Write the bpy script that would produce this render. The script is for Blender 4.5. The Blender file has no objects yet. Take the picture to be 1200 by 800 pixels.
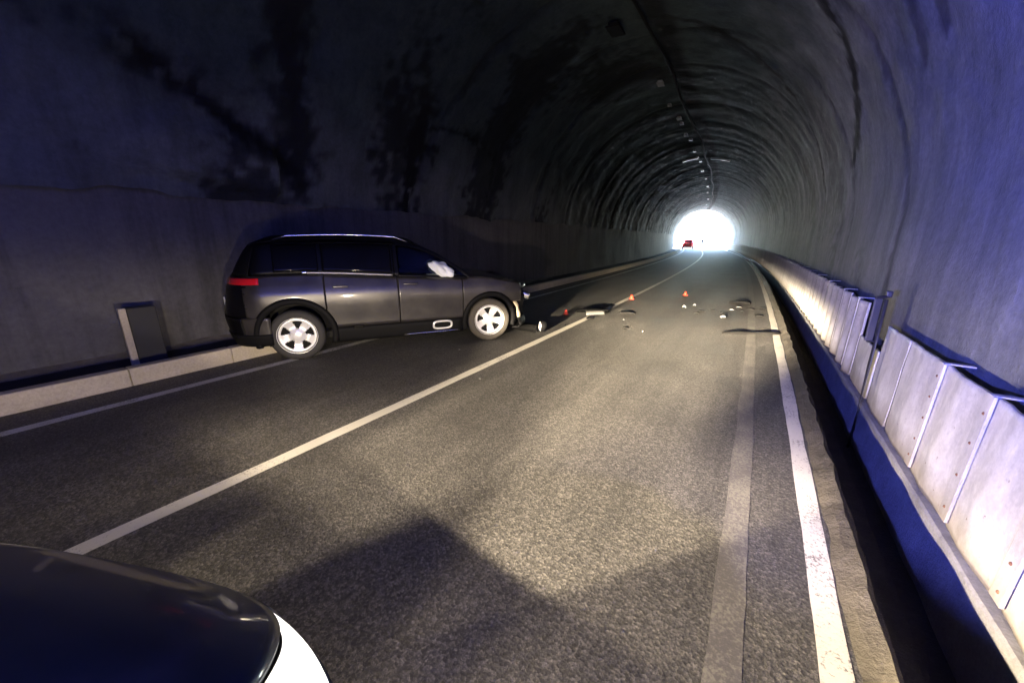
import bpy, bmesh, math, random
import numpy as np
from mathutils import Vector, Matrix, noise
random.seed(7)
C = bpy.context.scene.collection
PI = math.pi
R_CURVE = 408.0
def sh(y):                         # the road bends gently to the left
    return y * y / (2 * R_CURVE) if y > 0 else 0.0
def W3(s, y, z): return Vector((s - sh(y), y, z))

# ------------------------------------------------------------------ helpers
def smooth(a, b, x):
    t = min(1.0, max(0.0, (x - a) / (b - a))) if a != b else float(x > a)
    return t * t * (3 - 2 * t)
def pchip(xs, ys):
    xs = list(xs); ys = list(ys); n = len(xs)
    h = [xs[i+1]-xs[i] for i in range(n-1)]; d = [(ys[i+1]-ys[i])/h[i] for i in range(n-1)]
    m = [0.0]*n; m[0] = d[0]; m[-1] = d[-1]
    for i in range(1, n-1):
        if d[i-1]*d[i] > 0:
            w1 = 2*h[i]+h[i-1]; w2 = h[i]+2*h[i-1]
            m[i] = (w1+w2)/(w1/d[i-1]+w2/d[i])
    def f(x):
        if x <= xs[0]: return ys[0]
        if x >= xs[-1]: return ys[-1]
        i = 0
        while x > xs[i+1]: i += 1
        t = (x-xs[i])/h[i]
        return ((2*t**3-3*t*t+1)*ys[i] + (t**3-2*t*t+t)*h[i]*m[i] + (-2*t**3+3*t*t)*ys[i+1] + (t**3-t*t)*h[i]*m[i+1])
    return f
def fbm(x, y, z, o=4):
    return noise.fractal(Vector((x, y, z)), 1.0, 2.0, o)

def link(name, me, mat=None, parent=None, smooth_=True):
    o = bpy.data.objects.new(name, me); C.objects.link(o)
    if mat is not None and not me.materials:
        for m in (mat if isinstance(mat, (list, tuple)) else [mat]): me.materials.append(m)
    if parent is not None: o.parent = parent
    if smooth_:
        for p in me.polygons: p.use_smooth = True
    return o
def obj(name, bm, mat=None, parent=None, smooth_=True, recalc=True):
    if recalc: bmesh.ops.recalc_face_normals(bm, faces=bm.faces)
    me = bpy.data.meshes.new(name); bm.to_mesh(me); bm.free()
    return link(name, me, mat, parent, smooth_)
def tag(o, label=None, cat=None, group=None, kind=None):
    if label: o['label'] = label
    if cat: o['category'] = cat
    if group: o['group'] = group
    if kind: o['kind'] = kind
    return o
def empty(name, loc, rz, label, cat, group=None):
    o = bpy.data.objects.new(name, None); C.objects.link(o)
    o.location = loc; o.rotation_euler = (0, 0, rz); o.empty_display_size = .2
    return tag(o, label, cat, group)
def copy_tree(o, parent=None):
    c = o.copy(); C.objects.link(c)
    if parent is not None: c.parent = parent
    for ch in list(o.children): copy_tree(ch, c)
    return c
def add_box(bm, c, s, rot=None, bev=0.0):
    t = bmesh.new()
    bmesh.ops.create_cube(t, size=1.0)
    for v in t.verts: v.co = Vector((v.co.x*s[0], v.co.y*s[1], v.co.z*s[2]))
    if bev > 0: bmesh.ops.bevel(t, geom=list(t.edges), offset=bev, segments=2, affect='EDGES', profile=.6)
    M = Matrix.Translation(Vector(c)) @ (rot if rot is not None else Matrix.Identity(4))
    for v in t.verts: v.co = M @ v.co
    me = bpy.data.meshes.new('tmp'); t.to_mesh(me); t.free(); bm.from_mesh(me); bpy.data.meshes.remove(me)
def add_tube(bm, pts, r, seg=10, cap=True):
    pts = [Vector(p) for p in pts]; rings = []
    for i, p in enumerate(pts):
        d = (pts[min(i+1, len(pts)-1)] - pts[max(i-1, 0)]).normalized()
        a = d.cross(Vector((0, 0, 1)))
        if a.length < 1e-3: a = d.cross(Vector((1, 0, 0)))
        a.normalize(); b = d.cross(a); rr = r[i] if isinstance(r, (list, tuple)) else r
        rings.append([bm.verts.new(p + (a*math.cos(2*PI*k/seg) + b*math.sin(2*PI*k/seg))*rr) for k in range(seg)])
    for i in range(len(rings)-1):
        for k in range(seg):
            bm.faces.new((rings[i][k], rings[i][(k+1) % seg], rings[i+1][(k+1) % seg], rings[i+1][k]))
    if cap:
        bm.faces.new(rings[0][::-1]); bm.faces.new(rings[-1])
def add_grid(bm, rows):
    """rows: list of lists of points -> quads"""
    vs = [[bm.verts.new(Vector(p)) for p in r] for r in rows]
    for i in range(len(vs)-1):
        for j in range(len(vs[i])-1):
            try: bm.faces.new((vs[i][j], vs[i+1][j], vs[i+1][j+1], vs[i][j+1]))
            except ValueError: pass
    return vs
def add_lathe_y(bm, prof, seg=48, c=(0, 0, 0)):
    """profile of (radius, y) spun round the y axis"""
    rings = []
    for r, y in prof:
        rings.append([bm.verts.new(Vector((c[0]+r*math.cos(2*PI*k/seg), c[1]+y, c[2]+r*math.sin(2*PI*k/seg)))) for k in range(seg)])
    for i in range(len(rings)-1):
        for k in range(seg):
            bm.faces.new((rings[i][k], rings[i][(k+1) % seg], rings[i+1][(k+1) % seg], rings[i+1][k]))
    return rings
def solid(o, t, off=-1.0):
    m = o.modifiers.new('thickness', 'SOLIDIFY'); m.thickness = t; m.offset = off
    return o

# ------------------------------------------------------------------ materials
class NT:
    def __init__(s, name):
        s.m = bpy.data.materials.new(name); s.m.use_nodes = True
        s.t = s.m.node_tree; s.b = s.t.nodes['Principled BSDF']
    def n(s, typ, **kw):
        nd = s.t.nodes.new(typ)
        for k, v in kw.items():
            if k in nd.inputs.keys(): nd.inputs[k].default_value = v
            else: setattr(nd, k, v)
        return nd
    def l(s, a, b): s.t.links.new(a, b)
    def noise(s, scale, detail=6, rough=.6, vec=None):
        nd = s.n('ShaderNodeTexNoise'); nd.inputs['Scale'].default_value = scale
        nd.inputs['Detail'].default_value = detail; nd.inputs['Roughness'].default_value = rough
        if vec is not None: s.l(vec, nd.inputs['Vector'])
        return nd.outputs['Fac']
    def ramp(s, fac, stops):
        nd = s.n('ShaderNodeValToRGB'); cr = nd.color_ramp
        while len(cr.elements) < len(stops): cr.elements.new(.5)
        for e, (p, c) in zip(cr.elements, stops):
            e.position = p; e.color = (c, c, c, 1) if not isinstance(c, tuple) else (*c[:3], 1)
        s.l(fac, nd.inputs['Fac']); return nd.outputs['Color']
    def mix(s, fac, a, b, mode='MIX'):
        nd = s.n('ShaderNodeMix', data_type='RGBA', blend_type=mode)
        for i, v in ((0, fac), (6, a), (7, b)):
            if isinstance(v, (int, float)): nd.inputs[i].default_value = v
            elif isinstance(v, tuple): nd.inputs[i].default_value = (*v[:3], 1)
            else: s.l(v, nd.inputs[i])
        return nd.outputs[2]
    def math(s, op, a, b=0.0):
        nd = s.n('ShaderNodeMath', operation=op)
        for i, v in enumerate((a, b)):
            if isinstance(v, (int, float)): nd.inputs[i].default_value = v
            else: s.l(v, nd.inputs[i])
        return nd.outputs[0]
    def obj(s, scale=None):
        tc = s.n('ShaderNodeTexCoord').outputs['Object']
        if scale is None: return tc
        mp = s.n('ShaderNodeMapping'); mp.inputs['Scale'].default_value = scale
        s.l(tc, mp.inputs['Vector']); return mp.outputs['Vector']
    def color(s, c):
        if isinstance(c, tuple): s.b.inputs['Base Color'].default_value = (*c[:3], 1)
        else: s.l(c, s.b.inputs['Base Color'])
    def rough(s, r):
        if isinstance(r, (int, float)): s.b.inputs['Roughness'].default_value = r
        else: s.l(r, s.b.inputs['Roughness'])
    def bump(s, h, strength=.5, dist=.01):
        nd = s.n('ShaderNodeBump'); nd.inputs['Strength'].default_value = strength
        nd.inputs['Distance'].default_value = dist; s.l(h, nd.inputs['Height'])
        s.l(nd.outputs['Normal'], s.b.inputs['Normal'])

def simple(name, c, rough=.5, metal=0.0, var=.25, scale=30, bump=0.0, coat=0.0, spec=None):
    t = NT(name); v = t.obj()
    n = t.noise(scale, 5, .6, v)
    col = t.mix(n, tuple(x*(1-var) for x in c), tuple(min(1, x*(1+var)) for x in c))
    t.color(col); t.rough(t.math('ADD', t.math('MULTIPLY', n, .2), rough-.1))
    t.b.inputs['Metallic'].default_value = metal
    if coat: t.b.inputs['Coat Weight'].default_value = coat; t.b.inputs['Coat Roughness'].default_value = .04
    if spec is not None: t.b.inputs['Specular IOR Level'].default_value = spec
    if bump: t.bump(n, bump, .01)
    return t.m

def mat_asphalt(name='asphalt', base=.062):
    t = NT(name); v = t.obj()
    grain = t.noise(75, 4, .85, v); stone = t.n('ShaderNodeTexVoronoi'); stone.inputs['Scale'].default_value = 75
    t.l(v, stone.inputs['Vector'])
    sc_ = t.n('ShaderNodeSeparateColor'); t.l(stone.outputs['Color'], sc_.inputs[0])
    big = t.noise(.9, 5, .6, v)
    streak = t.noise(1.0, 7, .7, t.obj((2.6, .16, 1)))
    c = t.ramp(grain, [(.30, (base*.30, base*.28, base*.25)), (.52, (base, base*.93, base*.81)), (.72, (base*2.6, base*2.35, base*1.85))])
    c = t.mix(1.0, c, t.ramp(sc_.outputs[0], [(.05, .55), (.55, .97), (.95, 1.6)]), 'MULTIPLY')
    c = t.mix(.75, c, t.ramp(big, [(.3, .72), (.7, 1.22)]), 'MULTIPLY')
    c = t.mix(.8, c, t.ramp(streak, [(.32, .62), (.68, 1.3)]), 'MULTIPLY')
    # patched, cracked edge strip beside the kerb line
    crack = t.n('ShaderNodeTexVoronoi', feature='DISTANCE_TO_EDGE'); crack.inputs['Scale'].default_value = 1.3
    wob = t.mix(.25, v, t.n('ShaderNodeTexNoise').outputs['Color'])
    t.l(wob, crack.inputs['Vector'])
    ck = t.ramp(crack.outputs['Distance'], [(0, .45), (.012, 1.0)])
    c = t.mix(.35, c, ck, 'MULTIPLY')
    c = t.mix(1.0, c, t.ramp(t.noise(420, 2, .6, v), [(.3, .55), (.52, 1.0), (.75, 1.9)]), 'MULTIPLY')
    sp_ = t.noise(7, 3, .55, v)
    c = t.mix(t.ramp(sp_, [(.70, 0.0), (.74, .75)]), c, (base*.28, base*.26, base*.24))
    t.color(c); t.rough(t.ramp(big, [(.3, .62), (.7, .85)]))
    h = t.math('ADD', t.math('MULTIPLY', grain, .8), t.math('MULTIPLY', stone.outputs['Distance'], .7))
    t.bump(h, .75, .0055)
    return t.m
def mat_paint(name, c, wear, asphalt=.06):
    t = NT(name); v = t.obj()
    n = t.noise(55, 6, .75, v); n2 = t.noise(3, 4, .6, v)
    k = t.math('ADD', n, t.math('MULTIPLY', n2, .55))
    f = t.ramp(k, [(wear, 1.0), (wear+.14, 0.0)])
    t.color(t.mix(f, c, (asphalt*1.2, asphalt*1.1, asphalt)))
    t.rough(.7); t.bump(n, .5, .006)
    return t.m
def mat_concrete(name, c, dark=.5, bump=.5, scale=2.0, stain_glow=False, streak=0.0):
    t = NT(name); v = t.obj()
    a = t.noise(scale, 8, .68, v); b = t.noise(scale*14, 5, .7, v)
    col = t.mix(t.ramp(a, [(.3, 0.0), (.72, 1.0)]), tuple(x*dark for x in c), c)
    col = t.mix(.6, col, t.ramp(b, [(.3, .72), (.7, 1.2)]), 'MULTIPLY')
    if streak:
        s1 = t.noise(1.0, 6, .7, t.obj((3.0, 3.0, .22)))
        col = t.mix(streak, col, t.ramp(s1, [(.36, .35), (.56, 1.1)]), 'MULTIPLY')
    if stain_glow:
        at = t.n('ShaderNodeAttribute'); at.attribute_name = 'stain_glow'
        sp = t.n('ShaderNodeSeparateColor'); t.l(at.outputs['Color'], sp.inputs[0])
        col = t.mix(sp.outputs[1], col, (.13, .175, .185), 'MULTIPLY')  # vault soot, its teal tint painted in for the cyan exit glow
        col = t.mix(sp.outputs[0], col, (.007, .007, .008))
    t.color(col); t.rough(t.ramp(a, [(.3, .7), (.8, .93)]))
    t.b.inputs['Specular IOR Level'].default_value = .12
    t.bump(t.math('ADD', a, t.math('MULTIPLY', b, .35)), bump, .04)
    return t.m
def mat_glass(name, tint, opaque=False):
    t = NT(name)
    if opaque:
        t.color(tint); t.rough(.06); t.b.inputs['Specular IOR Level'].default_value = .10
        return t.m
    tr = t.n('ShaderNodeBsdfTransparent'); tr.inputs[0].default_value = (*tint, 1)
    gl = t.n('ShaderNodeBsdfGlossy'); gl.inputs['Roughness'].default_value = .03
    fr = t.n('ShaderNodeFresnel'); fr.inputs[0].default_value = 1.45
    mx = t.n('ShaderNodeMixShader'); t.l(fr.outputs[0], mx.inputs[0]); t.l(tr.outputs[0], mx.inputs[1]); t.l(gl.outputs[0], mx.inputs[2])
    t.l(mx.outputs[0], t.t.nodes['Material Output'].inputs['Surface'])
    return t.m
def mat_emit(name, c, strength, base=(.8, .8, .8)):
    t = NT(name); t.color(base); t.rough(.1)
    t.b.inputs['Emission Color'].default_value = (*c, 1); t.b.inputs['Emission Strength'].default_value = strength
    return t.m

M = {}
M['asphalt'] = mat_asphalt()
M['asphalt_out'] = mat_asphalt('asphalt_outside', .09)
M['line'] = mat_paint('white_paint', (.52, .49, .41), .58)
M['line_worn'] = mat_paint('worn_paint', (.14, .13, .105), .74)
M['line_dirty'] = mat_paint('dirty_paint', (.45, .44, .41), .60)
M['lining'] = mat_concrete('shotcrete', (.28, .29, .295), .6, .7, 1.2, stain_glow=True, streak=.35)
M['band'] = mat_concrete('band_concrete', (.14, .135, .13), .7, .35, 1.1, streak=.45)
M['wall_r'] = mat_concrete('right_wall_concrete', (.33, .325, .33), .75, .45, 1.3, stain_glow=True, streak=.3)
M['kerb'] = mat_concrete('kerb_concrete', (.50, .44, .33), .8, .4, 3, streak=.0)
M['walk'] = mat_concrete('walkway_dirt', (.055, .05, .045), .5, .8, 5)
M['rim_strip'] = mat_concrete('channel_rim', (.24, .225, .20), .6, .8, 6)
M['ditch'] = mat_concrete('channel_floor', (.085, .075, .06), .4, .8, 4)
M['ledge'] = mat_concrete('ledge_concrete', (.36, .35, .34), .6, .5, 4)
M['earth'] = mat_concrete('pale_earth', (.44, .49, .51), .8, .5, .3)
M['hill'] = mat_concrete('hill_scrub', (.12, .13, .07), .5, .9, .25)
M['rubber'] = simple('tyre_rubber', (.022, .021, .020), .8, var=.3, scale=40, bump=.3)
M['rubber_dusty'] = simple('dusty_tyre_rubber', (.055, .048, .038), .85, var=.35, scale=25, bump=.3)
M['alloy'] = simple('alloy', (.80, .80, .79), .3, .35, var=.08, scale=40)
M['dark'] = simple('dark_plastic', (.006, .006, .0065), .65, var=.3, scale=60, spec=.08)
M['dark_gloss'] = simple('black_gloss', (.003, .003, .004), .35, var=.2, spec=.15)
M['black_gap'] = simple('black_void', (.004, .004, .004), .9, var=.2)
M['chrome'] = simple('chrome', (.75, .75, .76), .16, 1.0, var=.05)
M['glass_dark'] = mat_glass('privacy_glass', (.004, .004, .006), True)
M['glass'] = mat_glass('clear_glass', (.42, .45, .45))
M['red_lens'] = simple('red_lens', (.55, .012, .02), .12, var=.1, coat=.6)
M['airbag'] = simple('airbag_cloth', (.82, .86, .88), .75, var=.1, scale=60, bump=.4)
M['beige'] = simple('exposed_liner', (.42, .35, .24), .7, var=.35, scale=18, bump=.3)
M['beige_pale'] = simple('pale_foam', (.62, .60, .52), .75, var=.25, scale=30, bump=.3)
M['seat'] = simple('seat_cloth', (.03, .03, .033), .85, var=.3)
M['orange'] = simple('orange_plastic', (.50, .045, .02), .4, var=.1)
M['orange_shaded'] = simple('shaded_orange_plastic', (.3, .02, .015), .5, var=.15)  # darker copy of the orange plastic, shade put into the colour
M['debris'] = simple('black_debris', (.004, .004, .004), .6, var=.4, scale=40, spec=.04)
M['debris_grey'] = simple('grey_debris', (.008, .0075, .007), .6, var=.4, scale=40, spec=.04)
M['debris_pale'] = simple('pale_debris', (.05, .05, .046), .45, var=.2, scale=40)
M['steel'] = simple('galvanised', (.42, .42, .42), .45, .7, var=.2, scale=20)
M['post_dark'] = simple('dark_post', (.03, .03, .035), .5, var=.3)
M['post_grey'] = simple('grey_delineator', (.085, .085, .09), .5, var=.15)
M['lamp_pale'] = simple('lamp_housing', (.22, .23, .24), .35, var=.15)

def mat_car_paint(name, c, rough=.32, coat=.7, dust=.0):
    t = NT(name); v = t.obj(); n = t.noise(3, 6, .65, v); fl = t.noise(900, 1, .5, v)
    col = t.mix(t.ramp(fl, [(.35, .8), (.7, 1.25)]), tuple(x*.8 for x in c), tuple(x*1.2 for x in c))
    if dust:
        col = t.mix(t.math('MULTIPLY', t.ramp(n, [(.35, 0.0), (.75, 1.0)]), dust), col, (.16, .145, .12))
    t.color(col); t.rough(t.math('ADD', t.math('MULTIPLY', n, .2), rough-.1))
    t.b.inputs['Metallic'].default_value = .35
    t.b.inputs['Coat Weight'].default_value = coat; t.b.inputs['Coat Roughness'].default_value = .06
    return t.m
M['paint_grey'] = mat_car_paint('graphite_paint', (.020, .0185, .021), .34, .6, .2)
M['paint_navy'] = mat_car_paint('navy_paint', (.016, .021, .036), .4, .5, .25)
M['paint_red'] = mat_car_paint('red_paint', (.35, .02, .02), .3, .8)

def mat_panel():
    t = NT('white_panel'); v = t.obj()
    a = t.noise(3.2, 7, .7, v); b = t.noise(45, 4, .7, v)
    ti = t.n('ShaderNodeObjectInfo').outputs['Random']
    c = t.mix(t.ramp(a, [(.3, 0.0), (.7, 1.0)]), (.50, .475, .43), (.74, .72, .67))
    c = t.mix(.5, c, t.ramp(b, [(.3, .8), (.6, 1.05)]), 'MULTIPLY')
    s1 = t.noise(1, 6, .7, t.obj((5, 5, 2.2)))
    c = t.mix(.6, c, t.ramp(s1, [(.36, .55), (.56, 1.05)]), 'MULTIPLY')
    g_ = t.n('ShaderNodeSeparateXYZ'); t.l(v, g_.inputs[0])
    c = t.mix(t.math('MULTIPLY', t.ramp(t.math('ADD', g_.outputs[2], t.math('MULTIPLY', a, .22)), [(.14, .85), (.36, 0.0)]), .8), c, (.20, .16, .11))
    sp = t.noise(16, 3, .6, v)
    c = t.mix(t.ramp(sp, [(.70, 0.0), (.76, .8)]), c, (.13, .075, .04))
    c = t.mix(1.0, c, t.ramp(ti, [(0, .86), (1, 1.06)]), 'MULTIPLY')
    t.color(c); t.rough(.55); t.bump(a, .25, .02)
    return t.m
M['panel'] = mat_panel()
M['rust'] = simple('rusty_bolt', (.16, .07, .035), .8, var=.5, scale=60, bump=.4)

# ------------------------------------------------------------------ tunnel
CX, RT, ZC, YE, YB = -2.8, 4.15, 1.9, 70.0, -45.0
def ylist():
    ys, y = [], YB
    while y < YE:
        ys.append(y)
        y += 1.2 if y < -6 else (.25 if y < 0 else (.055 if y < 9.5 else (.09 if y < 16 else (.16 if y < 34 else .3))))
    return ys + [YE]
YS = ylist()
def polyd(px, py, pts):
    best = 9
    for (x0, y0), (x1, y1) in zip(pts, pts[1:]):
        dx, dy = x1-x0, y1-y0; L = dx*dx+dy*dy
        t = max(0, min(1, ((px-x0)*dx+(py-y0)*dy)/L)) if L else 0
        best = min(best, math.hypot(px-x0-t*dx, py-y0-t*dy))
    return best
# ring joints, by the distance down the tunnel at which they sit; (Y at the foot of the left wall, drift towards the crown)
JOINTS = [(3.45, .9, .07, .5), (6.25, 1.4, .085, 1.0), (9.25, .9, .06, .8), (12.6, -.6, .05, .9), (15.2, .3, .06, .7), (18.4, .2, .06, .7), (21.7, .2, .06, .6), (25.0, .1, .07, .5),
          (28.6, .1, .07, .5), (32.5, .1, .07, .5), (37, .1, .08, .5), (42, .1, .08, .5), (48, .1, .1, .5), (55, .1, .1, .4)]
STAINS = [  # polylines in (Y, angle-degrees from the left springing)  (width, strength)
    ([(1.9, 27), (2.5, 22), (3.1, 17), (3.6, 13), (3.8, 9)], .13, .95),
    ([(3.45, 48), (3.6, 36), (3.8, 24), (3.78, 8)], .24, .8),
    ([(-.4, 18), (.1, 30), (-.3, 46)], .45, .7),
    ([(6.3, 4), (6.25, 14), (6.3, 24), (6.45, 33)], .22, .85),
    ([(5.7, 20), (6.2, 23), (7.0, 24)], .05, .8),
    ([(6.4, 29), (7.4, 31), (8.6, 29.5), (9.3, 26)], .035, .9),
    ([(9.25, 2), (9.3, 14), (9.25, 28)], .10, .8),
    ([(9.2, 92), (9.8, 105), (10.7, 122), (11.6, 138), (12.2, 152), (12.7, 165)], .07, .9),
    ([(7.0, 128), (7.6, 143), (8.2, 152), (8.8, 160), (9.4, 166)], .08, .85),
    ([(10.3, 112), (11.0, 121), (11.1, 131)], .11, .6),
    ([(5.2, 140), (5.6, 150), (5.8, 160)], .09, .5),
    ([(4.6, 138), (5.0, 146), (4.9, 152), (5.3, 158)], .06, .55),
]
def stain_glow_at(y, ang, x, z):
    n1 = noise.noise(Vector((x*1.6, y*1.6, z*1.6))); n2 = noise.noise(Vector((x*6, y*6, z*6+5)))
    w = 1 + .9*n1 + .7*n2
    s = 0.0; p = 0.0; arc = ang*PI/180*RT
    for pts, wd, st in STAINS:
        if y < pts[0][0]-4 or y > pts[-1][0]+4: continue
        d = polyd(y, arc, [(a, b*PI/180*RT) for a, b in pts])
        ww = max(.02, wd*(.9 + 1.2*n2 + .8*n1))
        s = max(s, min(1, st*1.15)*smooth(ww*2.3, ww*.4, d + .09*noise.noise(Vector((y*5, arc*1.5, 3))) + .05*noise.noise(Vector((y*17, arc*5, 3)))))
    for y0, dr, wd, st in JOINTS:
        yy = y0 + dr*math.sin(math.radians(min(180, max(0, ang)))) + .10*noise.noise(Vector((ang*.06, y0, 2))) + .05*n2
        ww = max(.012, wd*w*.8)
        k = st*(.55+.6*noise.noise(Vector((ang*.05, y0*3, 9))))
        s = max(s, min(1, max(0, k))*smooth(ww*1.7, ww*.5, abs(y-yy)))
    # damp streak beside the crown cable
    dd = abs(arc - (RT*PI/2+.42+.1*n1)); s = max(s, (.9 if y > 7 else .8)*smooth(.34, .12, dd)*smooth(3, 8, y))
    g = noise.noise(Vector((y*.5, arc*.28, 4.2)))
    s = max(s, .8*smooth(.18, .45, g + .35*n2 + .2*n1)*(1 if ang < 100 else .55))
    # pale lime bloom at one joint deep in the tunnel
    if 24.4 < y < 25.4:
        pass
    p = (1 - smooth(118, 172, ang + 14*n1 + 5*n2)) * (.62 + .38*smooth(4, 34, ang + 6*n1)) * (1 - .45*smooth(57, 68, y))  # vault tone, painted paler towards the exit to give its glow
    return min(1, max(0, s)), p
def disp_at(y, ang, x, z):
    """inward displacement of the sprayed concrete"""
    amp = .085 if ang < 95 else .035
    if y > 11: amp *= .6
    d = amp*fbm(x*.55, y*.55, z*.55, 5) + .016*fbm(x*2.6, y*2.6, z*2.6, 4)
    if ang < 40 and y < 12:
        d += .085*smooth(-1, 3, ang) * smooth(40, 14, ang)
        # the bulge whose lower lip shows as a pale edge, ending in a step
        lip = 2.47 - (y-1.9)*.135
        if 1.2 < y < 3.46:
            d += .20*smooth(lip-.015, lip+.06, z)*smooth(3.46, 3.40, y)*smooth(1.2, 2.2, y)*smooth(3.35, 2.85, z)
        # hollows
        d -= .13*smooth(.5, .0, polyd(y, z, [(2.1, 3.55), (3.0, 3.25), (3.7, 3.0)]))
        d -= .10*smooth(.5, .0, polyd(y, z, [(.2, 3.0), (.4, 3.6)]))
    for y0, dr, wd, st in JOINTS:
        yy = y0 + dr*math.sin(math.radians(min(180, max(0, ang)))) + .10*noise.noise(Vector((ang*.06, y0, 2)))
        wr = 1 if ang < 90 else .35
        d -= wr*.05*st*math.exp(-((y-yy)/.09)**2)
        if y0 > 2: d += wr*.03*math.exp(-max(0, y-yy)/.8)*(1 if y > yy else 0)
    if y > 10:                      # sprayed steel ribs read as close rings
        k = smooth(10, 16, y)
        d += k*.014*(.7+1.1*noise.noise(Vector((y*.35, 2, 0))))*math.sin(2*PI*(y+.5*noise.noise(Vector((y*.4, 0, 0))))/1.3 + .6*noise.noise(Vector((ang*.03, y*.4, 0)))) + k*.02*noise.noise(Vector((ang*.02, y*1.9, 7)))
    return d

tunnel = empty('tunnel', (CX, 0, 0), 0, 'dark curving road tunnel with rough stained sprayed concrete lining and a bright exit', 'tunnel')
tunnel_off = Vector((CX, 0, 0))
def part_t(name, bm, mat, smooth_=True):
    for v in bm.verts: v.co -= tunnel_off
    return obj(name, bm, mat, tunnel, smooth_)
A0 = 3.2            # degrees above the springing where the shotcrete starts on the left (z about 2.13)
NA = 150
def lining(a0, a1, na, name, mat, ys):
    bm = bmesh.new(); rows = []; st = []
    cl = bm.loops.layers.float_color.new('stain_glow')
    vals = {}
    for y in ys:
        r = []
        for j in range(na+1):
            aa = a0 + (1.0*noise.noise(Vector((y*.9, 3, 3))) + .7*noise.noise(Vector((y*3.1, 1, 3))) + .7 if a0 == A0 else 0)
            ang = aa + (a1-aa)*j/na
            a = math.radians(180-ang)
            if ang > 180:          # right wall runs straight down
                x0, z0, nx, nz = RT, ZC-(ang-180)*PI/180*RT, 1, 0
            else:
                x0, z0, nx, nz = RT*math.cos(a), ZC+RT*math.sin(a), math.cos(a), math.sin(a)
            d = disp_at(y, ang, x0, z0)
            if ang > 150: d *= smooth(205, 150, ang)*.8+.2
            p = Vector((CX + x0 - nx*d - sh(y), y, z0 - nz*d))
            v = bm.verts.new(p); vals[v] = stain_glow_at(y, ang, x0, z0); r.append(v)
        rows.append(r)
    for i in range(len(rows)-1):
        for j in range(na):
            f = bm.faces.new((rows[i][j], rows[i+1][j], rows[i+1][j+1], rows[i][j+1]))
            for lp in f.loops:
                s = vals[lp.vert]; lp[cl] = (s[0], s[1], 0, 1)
    return part_t(name, bm, mat)
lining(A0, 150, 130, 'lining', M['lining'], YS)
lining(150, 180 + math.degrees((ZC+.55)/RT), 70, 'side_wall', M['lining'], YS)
# left side wall: smooth lower band, with a ledge back to the shotcrete
bm = bmesh.new(); rows = []
ZBAND = ZC + RT*math.sin(math.radians(A0))
for y in YS[::2] + [YE]:
    r = []
    for z in (-.5, 0, .05, .3, .6, .9, 1.2, 1.5, 1.8, 2.0, 2.1, ZBAND+.03):
        r.append((CX-RT-sh(y) + .02*fbm(y*.6, z*.7, 1) - .01, y, z))
    r.append((CX-RT-sh(y)+.004, y, ZBAND+.24)); r.append((CX-RT-sh(y)-.25, y, ZBAND+.26))
    rows.append(r)
add_grid(bm, rows); part_t('side_wall', bm, M['band'])
# unseen cap added behind the camera to block the sky, and the portal wall at the bright end
bm = bmesh.new()
vs = [bm.verts.new((CX + 4.6*math.cos(a), YB, 1.9+4.6*math.sin(a))) for a in np.linspace(-PI, PI, 40)[:-1]]
bm.faces.new(vs); part_t('sky_block_cap', bm, M['lining'], False)
bm = bmesh.new()
inner = [(CX-RT, -.6)] + [(CX-RT, .6)] + [(CX+RT*math.cos(a), ZC+RT*math.sin(a)) for a in np.linspace(PI, 0, 40)] + [(CX+RT, .6), (CX+RT, -.6)]
outer = []
for (x, z) in inner:
    dx, dz = x-CX, z-1.0; k = min(9.5/abs(dx) if abs(dx) > 1e-6 else 99, 8.6/dz if dz > 1e-6 else 99, 1.6/-dz*1 if dz < -1e-6 else 99)
    outer.append((CX+dx*k, 1.0+dz*k))
for yy in (YE+.0, YE+.6):
    add_grid(bm, [[(x-sh(YE), yy, z) for x, z in inner], [(x-sh(YE), yy, z) for x, z in outer]])
add_grid(bm, [[(x-sh(YE), YE, z) for x, z in inner], [(x-sh(YE), YE+.6, z) for x, z in inner]])
part_t('portal', bm, M['band'], False)
# two pale gutter strips bent against the vault, deep in the tunnel
for a0, a1, yy, wd in ((96, 110, 25.0, .12), (76, 87, 24.5, .12)):
    bm = bmesh.new()
    rows = []
    for k in (0, 1):
        for rr in ((RT-.12, RT-.19) if k == 0 else (RT-.19, RT-.12)):
            rows.append([(CX+rr*math.cos(math.radians(180-a))-sh(yy), yy + wd*(k-.5), ZC+rr*math.sin(math.radians(180-a))) for a in np.linspace(a0, a1, 16)])
    rows.append(rows[0]); add_grid(bm, rows); part_t('drip_gutter', bm, M['lamp_pale'])

# ------------------------------------------------------------------ the ground, road and edges
def strip(name, s0, s1, z, mat, y0=YB, y1=YE+.6, dy=.5, jit=0.0, label=None, cat=None, kind='structure', ns=1):
    bm = bmesh.new(); rows = []
    y = y0
    while y < y1+1e-6:
        a, b = (s0(y) if callable(s0) else s0), (s1(y) if callable(s1) else s1)
        rows.append([W3(a+(b-a)*k/ns, y, z) for k in range(ns+1)])
        y += dy
    add_grid(bm, rows)
    o = obj(name, bm, mat, smooth_=False)
    return tag(o, label, cat, kind=kind)
def edge_x(y): return .635 + .022*fbm(y*2.3, 0, 0, 4) + .012*noise.noise(Vector((y*11, 1, 0)))
strip('road', -5.80, edge_x, 0.0, M['asphalt'], dy=.06 if False else .1, y1=YE+.6)
strip('road', -6.2, 1.1, 0.0, M['asphalt_out'], y0=YE+.6, y1=420, dy=4).name = 'road_outside'
def wob(c, a): return lambda y: c + a*fbm(y*1.5, c*9, 3, 3)
strip('centre_line', wob(-2.89, .008), wob(-2.77, .008), .002, M['line'], dy=.12, y1=YE+30)
strip('edge_line', wob(.415, .008), wob(.522, .010), .002, M['line'], dy=.1, y1=YE+30)
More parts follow.
